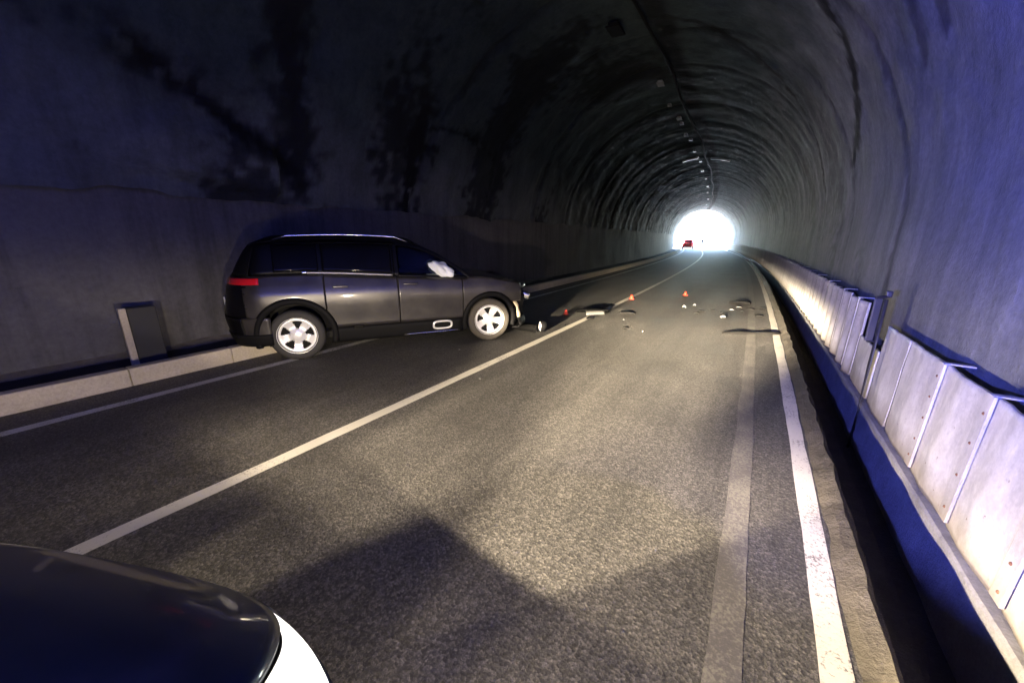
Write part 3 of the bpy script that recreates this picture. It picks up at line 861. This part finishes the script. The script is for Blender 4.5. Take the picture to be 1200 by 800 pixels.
# ---- the crashed estate-bodied off-roader
SUV = dict(L=4.62, W=.905, Lf=.86, Lr=.62, n=2.6, cat='car', axles=(.90, 3.66), R=.345, sill=.42, gap=.125,
    fw=([.2, .35, .5, .66, .80, .90, 1.0, 1.06, 1.2, 1.4, 1.55, 1.62, 1.7], [.93, .965, .972, .988, 1.0, .995, .965, .94, .885, .815, .755, .70, .6]),
    pf=([.2, .5, .7, .85, 1.0, 1.7], [.06, .0, .02, .08, .2, 1.2]), pr=([.2, .4, .6, .8, 1.0, 1.2, 1.4, 1.56, 1.7], [.10, .03, .0, .03, .07, .17, .29, .42, .7]),
    belt=([.2, 1.0, 2.3, 3.4], [1.15, 1.155, 1.085, 1.02]), roof=([.3, .5, .9, 1.5, 2.1, 2.5, 2.85, 3.15, 3.4, 3.6], [1.50, 1.55, 1.595, 1.61, 1.595, 1.545, 1.41, 1.22, 1.05, .98]),
    hood=([2.8, 3.3, 3.7, 4.1, 4.38, 4.54, 4.62], [1.06, 1.05, 1.01, .935, .85, .76, .70]),
    cowl=3.30, doors=(2.26, 3.22, 1.30), a_end=3.42, ws_top=2.52, rail=(.75, 2.45), darktop=True, chrome=True, tail=(.07, 1.2, 1.045, 1.125), hz=.985, gapf=.075, steer=math.radians(-4), handle=M['paint_grey'], fend_end=4.22, hood_end=4.57, xq0=.36, xg0=.46)
h = Vector((.565, .825, 0)).normalized(); left = Vector((-h.y, h.x, 0))
P0 = Vector((-5.11, 2.55, 0)) - h*SUV['axles'][0] + left*SUV['W']
base = P0 + h*SUV['L']/2
suv, _ = build_car('crashed_car', base, math.atan2(h.y, h.x), 'dark grey crashed off-roader with torn off front bumper standing across the left lane', SUV, M['paint_grey'], damaged=True)
suv.root.rotation_euler[0] = math.radians(.6)
interior(suv, 2.55)
def spart(name, bm, mat, thick=0, smooth_=True): return suv.fin(name, bm, mat, None, thick, smooth_)
# airbumps: rounded rings low on the doors
for sg in (-1, 1):
    for cx, s_, mat in ((2.88, 1.0, M['chrome']),):
        bm = bmesh.new(); zz = .335
        pts = []
        for a in np.linspace(0, 2*PI, 33):
            ca, sa = math.cos(a), math.sin(a); px = cx + .14*s_*abs(ca)**.6*(1 if ca > 0 else -1); pz = zz + .058*s_*abs(sa)**.6*(1 if sa > 0 else -1)
            pts.append((px, sg*(suv.Wd(px, pz)+.022), pz))
        add_tube(bm, pts, .016, 8, False); spart('bump_guard', bm, M['alloy'])
    bm = bmesh.new(); add_box(bm, (1.68, sg*(suv.Wd(1.68, .41)+.02), .41), (.13, .02, .05), None, .008); spart('bump_guard', bm, M['debris_grey'])
# airbag spilling in the corner of the front window
bm = bmesh.new(); bmesh.ops.create_icosphere(bm, subdivisions=4, radius=1)
for v in bm.verts:
    n_ = 1 + .22*noise.noise(v.co*2.1) + .08*noise.noise(v.co*6)
    v.co = Vector((v.co.x*.24*n_, v.co.y*.19*n_, v.co.z*.115*n_)); v.co = Matrix.Rotation(.55, 3, 'Y') @ v.co
    v.co += Vector((2.94, -.71, 1.15))
spart('airbag', bm, M['airbag'])
# torn front: beam, radiator, hanging lamp units and liner strips
bm = bmesh.new()
rows = []
for y_ in np.linspace(-.62, .62, 21):
    xx = 4.32 - .10*(y_/.62)**2 + .03*noise.noise(Vector((y_*4, 0, 0)))
    rows.append([(xx, y_, .44), (xx+.05, y_, .46), (xx+.05, y_, .55), (xx, y_, .57), (xx-.04, y_, .57), (xx-.04, y_, .44), (xx, y_, .44)])
add_grid(bm, rows); spart('crash_beam', bm, M['steel'], 0, False)
bm = bmesh.new(); add_box(bm, (4.05, 0, .60), (.06, 1.15, .52), None, .01); spart('radiator', bm, M['dark'], 0, False)
for sg in (-1, 1):
    bm = bmesh.new(); rows = []
    for k in range(20):
        a = .0 + 1.22*k/19; rr = .49 + .02*noise.noise(Vector((k*.4, sg, 0)))
        rows.append([(3.66+rr*math.cos(a)+.0, sg*(.86-.02*math.sin(k*.9)), .345+rr*math.sin(a)), (3.66+(rr+.055)*math.cos(a), sg*(.845), .345+(rr+.055)*math.sin(a)), (3.66+(rr+.07)*math.cos(a), sg*.72, .345+(rr+.07)*math.sin(a))])
    add_grid(bm, rows); spart('wheel_liner', bm, M['beige'], .01)
    bm = bmesh.new(); rows = []
    for k in range(14):
        a = .12 + .95*k/13; rr = .60 + .03*noise.noise(Vector((k*.7, sg*3, 4)))
        rows.append([(3.66+rr*math.cos(a), sg*(.74-.05*k/13), .345+rr*math.sin(a)), (3.66+(rr+.045)*math.cos(a), sg*(.70-.05*k/13), .345+(rr+.045)*math.sin(a))])
    add_grid(bm, rows); spart('bumper_bracket', bm, M['debris_grey'], .02)
    bm = bmesh.new(); add_box(bm, (4.40, sg*.62, .68), (.14, .22, .11), Matrix.Rotation(.3*sg, 4, 'Z') @ Matrix.Rotation(.35, 4, 'Y'), .03); hl = spart('headlight', bm, M['chrome'], 0)
    bm = bmesh.new(); add_box(bm, (4.22, sg*.66, .60), (.20, .16, .26), Matrix.Rotation(.2, 4, 'Y'), .02); spart('lamp_carrier', bm, M['dark'], 0)
bm = bmesh.new()
for k in range(7):
    yy = -.55+.16*k; add_tube(bm, [(4.1, yy, .75), (4.25, yy+.05*noise.noise(Vector((k, 0, 0))), .62+.05*math.sin(k*2.0)), (4.3, yy+.1, .45), (4.2, yy+.08, .32)], .010, 6)
spart('wiring', bm, M['dark'])
bm = bmesh.new(); rows = []
for y_ in np.linspace(-.80, .75, 26):
    xx = 4.50 - .28*abs(y_/.8)**2.4 + .06*noise.noise(Vector((y_*3, 2, 0))); dz = .03*noise.noise(Vector((y_*4, 5, 0)))
    rows.append([(xx-.12, y_, .17+dz), (xx, y_, .16+dz), (xx+.03, y_, .22+dz), (xx+.0, y_, .30+dz), (xx-.05, y_, .33+dz)])
add_grid(bm, rows); spart('bumper_remnant', bm, M['dark'], .02)

# ---- the patrol car beside the camera, nose in the picture, beacons behind
PAT = dict(L=4.35, W=.90, Lf=.44, Lr=.60, n=2.8, cat='car', axles=(.85, 3.45), R=.33, sill=.33,
    fw=([.2, .35, .5, .66, .76, .84, .95, 1.2, 1.4, 1.5, 1.6], [.95, .985, 1.0, .985, .895, .845, .83, .81, .79, .73, .6]),
    pf=([.2, .45, .6, .72, .82, .95, 1.6], [.06, .0, .02, .07, .16, .30, 1.6]), pr=([.2, .4, .6, .8, 1.0, 1.2, 1.4, 1.6], [.10, .03, .0, .03, .07, .2, .36, .7]),
    belt=([.2, 1.0, 2.3, 3.2], [1.00, .99, .96, .93]), roof=([.3, .6, 1.2, 1.8, 2.2, 2.6, 2.95, 3.2, 3.4], [1.35, 1.42, 1.45, 1.44, 1.40, 1.27, 1.08, .95, .9]),
    hood=([2.6, 3.0, 3.5, 3.85, 4.05, 4.2, 4.30, 4.35], [1.0, .975, .91, .838, .78, .715, .655, .62]),
    hcrown=.015, cowl=3.05, doors=(2.1, 3.0, 1.2), a_end=3.2, ws_top=2.3, crease=.007, tail=(.28, 1.1, .80, .95), fend_end=3.91, hood_end=4.35)
PHI = math.radians(90+22)
hp = Vector((math.cos(PHI), math.sin(PHI), 0)); lp_ = Vector((-hp.y, hp.x, 0))
NOSE = Vector((-1.51, .163, 0))
pat, _ = build_car('patrol_car', NOSE - hp*PAT['L']/2, PHI, 'dark navy car nose with a glaring white headlight in the lower left corner', PAT, M['paint_navy'], lit=True)
interior(pat, 2.35)
def T(x, y, z):          # patrol-car local point -> world
    return NOSE + hp*(x-PAT['L']) + lp_*y + Vector((0, 0, z))
# nose: bumper with headlights let in at the corners
zhd = lambda t: pat.zh(pat.front(t, .8)[0])
def hood_edge_z(t):
    z = .8
    for _ in range(12): z = pat.zh(pat.front(t, z)[0])
    return z
T0, T1 = .06, .98          # headlight extent round the corner
lowz = lambda t: .575 + .05*smooth(T0, T0+.25, t)*0
pat.end('front_bumper', 'f', .03, PI/2, .24, .565, M['paint_navy'], .0, 50, 12)
pat.end('nose_panel', 'f', T1+.012, PI/2, .57, lambda t: hood_edge_z(t)-.006, M['paint_navy'], .0, 30, 10)
pat.end('grille', 'f', 1.0, PI/2, .34, .50, M['dark'], .006, 20, 6)
pat.end('grille', 'f', 1.12, PI/2, .52, .585, M['dark'], .006, 20, 4)
for sg in (-1, 1):
    pat.end('fender_tip', 'f', .0, T0-.012, .57, lambda t: hood_edge_z(t)-.006, M['paint_navy'], .0, 10, 10, sg)
    hl = pat.end('headlight', 'f', T0, T1, .57, lambda t: hood_edge_z(t)-.012, mat_emit('headlight_lit', (1.0, .95, .86), .05) if sg < 0 else bpy.data.materials['headlight_lit'], -.004, 30, 12, sg, thick=.01)
    pat.end('lens_rim', 'f', T0-.014, T0+.03, .568, lambda t: hood_edge_z(t)-.008, M['dark'], .004, 6, 10, sg, parent=hl)
# roof light bar with blue beacons
bm = bmesh.new(); add_box(bm, (1.75, 0, 1.575), (.26, 1.10, .06), None, .02); pat.fin('light_bar', bm, M['dark'], None, 0)
lb = [o for o in pat.root.children if o.name.startswith('light_bar')][0]
for sg in (-1, 1):
    bm = bmesh.new(); add_box(bm, (1.75, sg*.40, 1.635), (.22, .26, .07), None, .03); pat.fin('beacon', bm, mat_emit('beacon_blue', (.08, .14, 1.0), .03, (.05, .1, .6)) if sg < 0 else bpy.data.materials['beacon_blue'], lb, 0)

# ---- red car far off by the exit
RED = dict(SUV); RED.update(L=4.1, axles=(.75, 3.3), darktop=False, chrome=False, steer=0, fend_end=3.72, cowl=2.95, doors=(2.0, 2.85, 1.15), a_end=3.05, ws_top=2.2, xg0=.42, handle=M['paint_red'],
    belt=([.2, 1, 2.2, 3.2], [1.02, 1.0, .97, .95]), roof=([.3, .5, .9, 1.5, 1.9, 2.3, 2.6, 2.85, 3.1], [1.44, 1.5, 1.54, 1.55, 1.53, 1.46, 1.28, 1.08, .98]),
    hood=([2.5, 2.95, 3.3, 3.7, 3.9, 4.03, 4.1], [1.02, 1.01, .98, .92, .87, .8, .74]), tail=(.28, 1.1, .85, .98))
RED.pop('hood_end')
rl = W3(-4.55, 72, 0)
red, _ = build_car('red_car', rl, math.radians(90+7), 'small red car standing in the left lane by the bright exit', RED, M['paint_red'])
interior(red, 2.3)
red.end('front_bumper', 'f', .16, PI/2, .24, .80, M['paint_red'], 0, 20, 8)
for sg in (-1, 1): red.end('headlight', 'f', .35, .9, .62, .74, M['lamp_pale'], .012, 8, 3, sg)

# ------------------------------------------------------------------ person far outside
def person(name, loc, rz, label):
    V = [(0, 0, .95), (0, 0, 1.15), (0, 0, 1.38), (0, 0, 1.47), (0, .0, 1.55), (0, .01, 1.66), (0, 0, 1.74),
         (-.17, 0, 1.40), (-.24, -.01, 1.14), (-.25, .05, .90), (-.25, .08, .80), (.17, 0, 1.40), (.24, -.01, 1.14), (.25, .05, .90), (.25, .08, .80),
         (-.10, 0, .88), (-.12, .01, .50), (-.13, 0, .09), (-.13, .14, .04), (.10, 0, .88), (.12, .01, .50), (.13, 0, .09), (.13, .14, .04)]
    Ed = [(0, 1), (1, 2), (2, 3), (3, 4), (4, 5), (5, 6), (2, 7), (7, 8), (8, 9), (9, 10), (2, 11), (11, 12), (12, 13), (13, 14), (0, 15), (15, 16), (16, 17), (17, 18), (0, 19), (19, 20), (20, 21), (21, 22)]
    Rr = [.16, .15, .17, .07, .06, .10, .06, .08, .055, .045, .04, .08, .055, .045, .04, .10, .07, .05, .04, .10, .07, .05, .04]
    me = bpy.data.meshes.new(name); me.from_pydata(V, Ed, [])
    o = bpy.data.objects.new(name, me); C.objects.link(o)
    o.modifiers.new('skin', 'SKIN')
    sv = me.skin_vertices[0].data
    for i, r in enumerate(Rr): sv[i].radius = (r, r*.8)
    sv[0].use_root = True
    s = o.modifiers.new('sub', 'SUBSURF'); s.levels = 2; s.render_levels = 2
    dg = bpy.context.evaluated_depsgraph_get(); me2 = bpy.data.meshes.new_from_object(o.evaluated_get(dg))
    o.modifiers.clear(); o.data = me2
    for m in (simple('dark_coat', (.003, .003, .004), .9, spec=.02), simple('skin', (.4, .25, .18), .6), simple('trousers', (.006, .006, .007), .9, spec=.02)): me2.materials.append(m)
    for p in me2.polygons:
        z = p.center.z; p.material_index = 1 if z > 1.5 or (abs(p.center.x) > .2 and z < .88 and z > .7) else (2 if z < .86 else 0); p.use_smooth = True
    o.location = loc; o.rotation_euler = (0, 0, rz)
    tag(o, label, 'person')
    bm = bmesh.new(); bmesh.ops.create_icosphere(bm, subdivisions=2, radius=.108)
    for v in bm.verts: v.co = Vector((v.co.x, v.co.y*1.05-.015, max(v.co.z, -.02)+1.665))
    obj('hair', bm, simple('dark_hair', (.015, .012, .01), .7), o)
    return o
person('person', W3(-1.55, 84, 0), 2.9, 'person in dark clothes standing on the bright road beyond the exit')

# ------------------------------------------------------------------ wreckage on the road
def shard(name, loc, size, mat, label, cat='debris', seed=0, rz=0.0, tilt=0.0, group=None):
    rnd = random.Random(seed); bm = bmesh.new(); n = 14; top = []; bot = []
    for k in range(n):
        a = 2*PI*k/n; rr = 1 + rnd.uniform(-.28, .22)
        x, y = size[0]/2*rr*math.copysign(abs(math.cos(a))**.6, math.cos(a)), size[1]/2*rr*math.copysign(abs(math.sin(a))**.6, math.sin(a))
        bow = size[2]*(.5+.7*math.cos(x/size[0]*PI))
        top.append(bm.verts.new((x, y, bow))); bot.append(bm.verts.new((x*1.02, y*1.05, max(0.001, bow-size[2]*.75))))
    ct = bm.verts.new((0, 0, size[2]*1.35)); cb = bm.verts.new((0, 0, size[2]*.4))
    for k in range(n):
        q = (k+1) % n
        bm.faces.new((top[k], top[q], ct)); bm.faces.new((bot[q], bot[k], cb)); bm.faces.new((top[q], top[k], bot[k], bot[q]))
    o = obj(name, bm, mat, smooth_=False); o.location = loc; o.rotation_euler = (tilt, 0, rz)
    return tag(o, label, cat, group)
def cone(loc, mat, label, s=.7):
    root = empty('marker_cone', loc, random.random(), label, 'cone', 'small orange markers set out on the road')
    bm = bmesh.new(); add_box(bm, (0, 0, .012*s), (.17*s, .17*s, .024*s), None, .008*s); obj('base', bm, mat, root, False)
    bm = bmesh.new(); pts = [(0, 0, .022*s), (0, 0, .08*s), (0, 0, .17*s), (0, 0, .175*s)]; add_tube(bm, pts, [.07*s, .055*s, .035*s, .02*s], 20); obj('body', bm, mat, root)
    return root
cone((-2.87, 10.50, .0), M['orange'], 'bright orange marker cone on the white centre line')
cone((-1.74, 12.05, .0), M['orange'], 'bright orange marker cone alone in the middle of the right lane')
cone((-3.45, 7.50, .0), M['orange_shaded'], 'dull red marker cone in the shade in front of the crashed car', .6)
# long black trim strip lying across the worn line
bm = bmesh.new(); rows = []
for k in range(25):
    q = k/24; x = -.40+.86*q; y_ = 7.42+.46*q + .03*math.sin(q*3); wv = .045+.012*math.sin(q*9)
    zz = .012+.012*math.sin(q*6)**2
    rows.append([(x, y_-wv, .004), (x, y_-wv*.4, zz+.012), (x, y_+wv*.4, zz+.014), (x, y_+wv, .004)])
add_grid(bm, rows); bm2 = bm
tag(solid(obj('trim_strip', bm2, M['debris_grey']), .008), 'long thin grey trim strip lying across the worn white line', 'debris')
shard('bumper_fragment', (-.30, 11.35, .0), (.46, .13, .05), M['debris'], 'flat black bumper piece lying on the right lane near the worn line', seed=3, rz=.15)
fr = empty('bumper_piece', (-2.90, 7.86, 0), .5, 'broken bumper piece, cream inside with black edge, lying on the centre line', 'debris')
bm = bmesh.new(); rows = [[(x, -.08+.03*math.sin(x*5), .005), (x, -.05, .05+.02*math.cos(x*4)), (x, .02, .075+.02*math.cos(x*4))] for x in np.linspace(-.22, .18, 14)]
add_grid(bm, rows); obj('cream_face', bm, M['debris_pale'], fr); solid(fr.children[0], .012)
bm = bmesh.new(); rows = [[(x, .02, .082+.02*math.cos(x*4)), (x, .08, .09+.02*math.cos(x*4)), (x, .12, .02)] for x in np.linspace(-.42, .30, 16)]
add_grid(bm, rows); obj('black_edge', bm, M['debris'], fr); solid([c_ for c_ in fr.children if c_.name.startswith('black')][0], .012)
shard('dark_splinter', (-2.35, 8.35, 0), (.32, .10, .03), M['debris_grey'], 'dark splinter on the asphalt just right of the broken bumper piece', seed=5, rz=.3)
shard('dark_splinter', (-2.83, 7.35, 0), (.16, .07, .035), M['debris'], 'small black splinter below the broken bumper piece', seed=6, rz=.8)
shard('white_fragment', (-1.42, 9.85, 0), (.09, .08, .05), M['debris_pale'], 'dull white lump, left one of the pair below the orange cone', seed=8)
shard('white_fragment', (-1.24, 10.25, 0), (.07, .06, .045), M['debris_pale'], 'bright white chip, right one of the pair below the orange cone', seed=9)
shard('white_fragment', (-.52, 9.0, 0), (.11, .08, .04), M['debris_pale'], 'white plastic scrap lying alone beside the worn line', seed=10, rz=.4)
rnd = random.Random(21)
for k, (px, py, sx_, m) in enumerate([(-1.0, 9.55, .22, 'debris_grey'), (-.78, 9.75, .18, 'debris_grey'), (-.60, 9.6, .10, 'debris_grey'), (-.42, 10.1, .14, 'debris_pale'), (-.05, 10.4, .22, 'debris_grey'), (.18, 10.7, .2, 'debris_grey'),
        (-.30, 10.6, .16, 'debris_pale'), (.12, 9.6, .22, 'debris_grey'), (-1.05, 9.2, .14, 'debris_grey'), (-.2, 10.0, .12, 'debris_grey'), (-1.95, 6.9, .14, 'debris_grey'), (-1.6, 6.75, .05, 'debris_pale'), (-3.6, 4.1, .04, 'debris_pale'), (-2.6, 3.3, .04, 'debris_pale'), (-3.0, 6.5, .06, 'debris_grey'), (-2.2, 7.6, .05, 'debris_pale'), (-4.35, 3.55, .05, 'debris_pale')]):
    shard('plastic_chip', (px, py, 0), (sx_*.7, sx_*.3, .018), M[m], 'small flat scrap of car plastic scattered over the asphalt', seed=30+k, rz=rnd.uniform(-.4, .4), group='scattered chips of car plastic')
# the fog lamp knocked out in front of the crashed car
fl = empty('loose_lamp', (-3.13, 5.80, .10), math.radians(-50), 'round silver lamp unit lying on the road in front of the crashed car', 'lamp')
bm = bmesh.new(); add_lathe_y(bm, [(.001, .09), (.06, .08), (.10, .03), (.105, -.02), (.10, -.035)], 28); obj('housing', bm, M['dark'], fl)
bm = bmesh.new(); add_lathe_y(bm, [(.001, -.055), (.04, -.052), (.075, -.04), (.085, -.028)], 28); obj('lens', bm, M['alloy'], fl)
bm = bmesh.new(); rows = [[(x, -.12-.3*x*x, .01), (x, -.10-.3*x*x, .09+.03*math.sin(x*9)), (x, .02, .11)] for x in np.linspace(-.34, .26, 14)]
for r in rows:
    for i, p in enumerate(r): r[i] = (p[0]-3.42, p[1]+5.78, p[2])
add_grid(bm, rows); tag(solid(obj('bumper_scrap', bm, M['debris']), .012), 'crumpled black bumper scrap lying between the front wheel and the loose lamp', 'debris')

# ------------------------------------------------------------------ light
world = bpy.data.worlds.new('World'); bpy.context.scene.world = world; world.use_nodes = True
wn = world.node_tree; sky = wn.nodes.new('ShaderNodeTexSky'); sky.sky_type = 'NISHITA'; sky.sun_disc = False
SE, SR = math.radians(48), math.radians(-70)
sky.ozone_density = 3.0; sky.dust_density = .2; sky.sun_elevation = SE; sky.sun_rotation = SR
wn.links.new(sky.outputs[0], wn.nodes['Background'].inputs[0]); wn.nodes['Background'].inputs[1].default_value = .15
sl = bpy.data.lights.new('sun', 'SUN'); sl.energy = 5; sl.angle = math.radians(.5); sl.color = (1, .96, .9)
so = bpy.data.objects.new('sun', sl); C.objects.link(so)
sd = Vector((math.sin(SR)*math.cos(SE), math.cos(SR)*math.cos(SE), math.sin(SE)))
so.rotation_euler = (-sd).to_track_quat('-Z', 'Y').to_euler()
# portal in the bright exit so that the sky is sampled through it
pl_ = bpy.data.lights.new('exit_portal', 'AREA'); pl_.shape = 'RECTANGLE'; pl_.size = 8.4; pl_.size_y = 6.2; pl_.cycles.is_portal = True
po = bpy.data.objects.new('exit_portal', pl_); C.objects.link(po); po.location = (CX-sh(YE), YE+.7, 3.0); po.rotation_euler = (math.radians(-90), 0, 0)

class LN:
    """beam profile of a lamp from the direction it shines in"""
    def __init__(s, light):
        light.use_nodes = True; s.t = light.node_tree; s.em = s.t.nodes['Emission']
        g = s.t.nodes.new('ShaderNodeNewGeometry'); s.dir = g.outputs['Incoming']
        x = s.t.nodes.new('ShaderNodeSeparateXYZ'); s.t.links.new(s.dir, x.inputs[0]); s.x, s.y, s.z = x.outputs
    def m(s, op, a, b=0.0):
        n = s.t.nodes.new('ShaderNodeMath'); n.operation = op
        for i, v in enumerate((a, b)):
            if isinstance(v, (int, float)): n.inputs[i].default_value = v
            else: s.t.links.new(v, n.inputs[i])
        return n.outputs[0]
    def step(s, v, a, b, lo=0.0, hi=1.0):
        n = s.t.nodes.new('ShaderNodeMapRange'); n.interpolation_type = 'SMOOTHSTEP'
        s.t.links.new(v, n.inputs[0]); n.inputs[1].default_value = a; n.inputs[2].default_value = b; n.inputs[3].default_value = lo; n.inputs[4].default_value = hi
        return n.outputs[0]
    def dot(s, nv):
        return s.m('ADD', s.m('ADD', s.m('MULTIPLY', s.x, nv.x), s.m('MULTIPLY', s.y, nv.y)), s.m('MULTIPLY', s.z, nv.z))
    def out(s, v): s.t.links.new(v, s.em.inputs['Strength'])
def plane(Lp, a, b, inside):
    n = (Vector((*a, 0))-Lp).cross(Vector((*b, 0))-Lp).normalized()
    return n if n.dot(Vector((*inside, 0))-Lp) > 0 else -n
def headlamp(name, Lp, energy, edges, right):
    l = bpy.data.lights.new(name, 'SPOT'); l.energy = energy; l.spot_size = math.radians(176); l.spot_blend = .1; l.shadow_soft_size = .022; l.color = (1.0, .83, .60)
    o = bpy.data.objects.new(name, l); C.objects.link(o); o.location = Lp
    ax = (hp + Vector((.12, 0, 0)) + Vector((0, 0, -.05))).normalized(); o.rotation_euler = ax.to_track_quat('-Z', 'Y').to_euler()
    L = LN(l)
    dn = L.m('MULTIPLY', L.z, -1)                      # downwards component
    hot = L.m('MULTIPLY', L.m('POWER', L.m('MAXIMUM', dn, .092), -2.7), .09)   # more light the flatter the ray
    mR = L.step(L.x, .13, .27) if right else L.step(L.x, .26, .44)
    flat = L.m('MULTIPLY', L.step(L.z, -.22, .04, 1.7, .72), L.step(L.z, .0, .24, 1.0, .035))
    low = L.m('MINIMUM', hot, 3.0); kl = L.step(L.z, -.24, -.14, 1.0, 0.0) if right else L.step(L.z, -.30, -.2, .04, 0.0)
    flat = L.m('MULTIPLY', flat, .3) if right else L.m('MULTIPLY', L.m('MULTIPLY', flat, 1.75), L.step(dn, .17, .27, 1.0, 0.0))
    flat = L.m('ADD', L.m('MULTIPLY', low, kl), L.m('MULTIPLY', flat, L.m('SUBTRACT', 1.0, kl)))
    hot = L.m('MULTIPLY', hot, L.step(L.z, -.07, .0, 1.0, .012))
    # the beam thins out to the left, where only stray light goes
    az = L.step(L.x, *(( -.36, -.12) if right else (-.32, -.10)), 0.0, 1.0)
    side = L.m('MULTIPLY', L.m('POWER', L.m('MAXIMUM', dn, .15), -1.6), .040 if right else .045)
    side = L.m('MULTIPLY', side, L.step(dn, .17, .36, 1.0, 2.6 if right else 5.0))
    side = L.m('MULTIPLY', side, L.step(dn, .42, .62, 1.0, .10))
    side = L.m('MULTIPLY', side, L.step(L.z, .0, .20, 1.0, .08)); side = L.m('MULTIPLY', side, L.step(L.x, -1.0, -.62, .30, 1.0))
    main = L.m('ADD', L.m('MULTIPLY', hot, az), L.m('MULTIPLY', side, L.m('SUBTRACT', 1.0, az)))
    body = L.m('ADD', L.m('MULTIPLY', main, L.m('SUBTRACT', 1.0, mR)), L.m('MULTIPLY', flat, mR))
    for k_, (n, wdt, lo) in enumerate(edges):
        cutv = L.step(L.dot(n), -wdt, wdt, lo, 1.0)
        if right and k_ == 0: cutv = L.m('MAXIMUM', cutv, L.step(L.x, .02, .42, .0, .55))
        if not right: cutv = L.m('MAXIMUM', cutv, L.step(dn, .17, .26, 1.0, 0.0))
        body = L.m('MULTIPLY', body, cutv)
    L.out(L.m('ADD', body, L.m('MULTIPLY', L.step(L.z, -.1, .3, .085, .017), L.step(L.z, -.42, -.16, .10, 1.0))))
    return o
LR = T(4.35-.045, -.67, .645)
LL = T(4.35-.045, .67, .645)
eR = [(plane(LR, (-1.42, 1.34), (-.61, 1.24), (-1, 3)), .022, .09), (plane(LR, (-.61, 1.24), (-.26, 1.69), (-1, 4)), .03, .42), (plane(LR, (-1.42, 1.34), (-1.39, 2.69), (0, 3)), .02, .80)]
eL = [(plane(LL, (-1.79, .52), (-1.42, 1.34), (-3, 2)), .04, .22), (plane(LL, (-3.3, .95), (-1.60, 1.0), (-3, 4)), .08, .25)]
headlamp('headlight_beam', LR, 29, eR, True)
headlamp('headlight_beam', LL, 13, eL, False)
bl = bpy.data.lights.new('beacon_light', 'POINT'); bl.energy = 158; bl.color = (.11, .14, 1.0); bl.shadow_soft_size = .06
BL = LN(bl); BL.out(BL.m('MULTIPLY', BL.step(BL.x, -.12, .30, .006, 1.0), BL.step(BL.z, -.55, -.36, .06, 1.0)))
bo = bpy.data.objects.new('beacon_light', bl); C.objects.link(bo); bo.location = T(1.75, .45, 1.70)

# ------------------------------------------------------------------ camera
cam = bpy.data.cameras.new('camera'); co = bpy.data.objects.new('camera', cam); C.objects.link(co)
cam.sensor_width = 36; cam.lens = 441/1200*36; cam.clip_start = .05; cam.clip_end = 6000
co.location = (0, 0, 1.6)
pit, yaw = math.radians(15.2), math.radians(33)
fwd = Vector((-math.sin(yaw)*math.cos(pit), math.cos(yaw)*math.cos(pit), -math.sin(pit)))
co.rotation_euler = fwd.to_track_quat('-Z', 'Y').to_euler()
sc = bpy.context.scene; sc.camera = co
sc.view_settings.view_transform = 'Standard'; sc.view_settings.look = 'None'; sc.view_settings.gamma = 1; sc.view_settings.exposure = 5.45
sc.render.resolution_x = 1024; sc.render.resolution_y = 682
sc.cycles.use_denoising = True; sc.cycles.max_bounces = 8; sc.cycles.diffuse_bounces = 5; sc.cycles.sample_clamp_indirect = 6
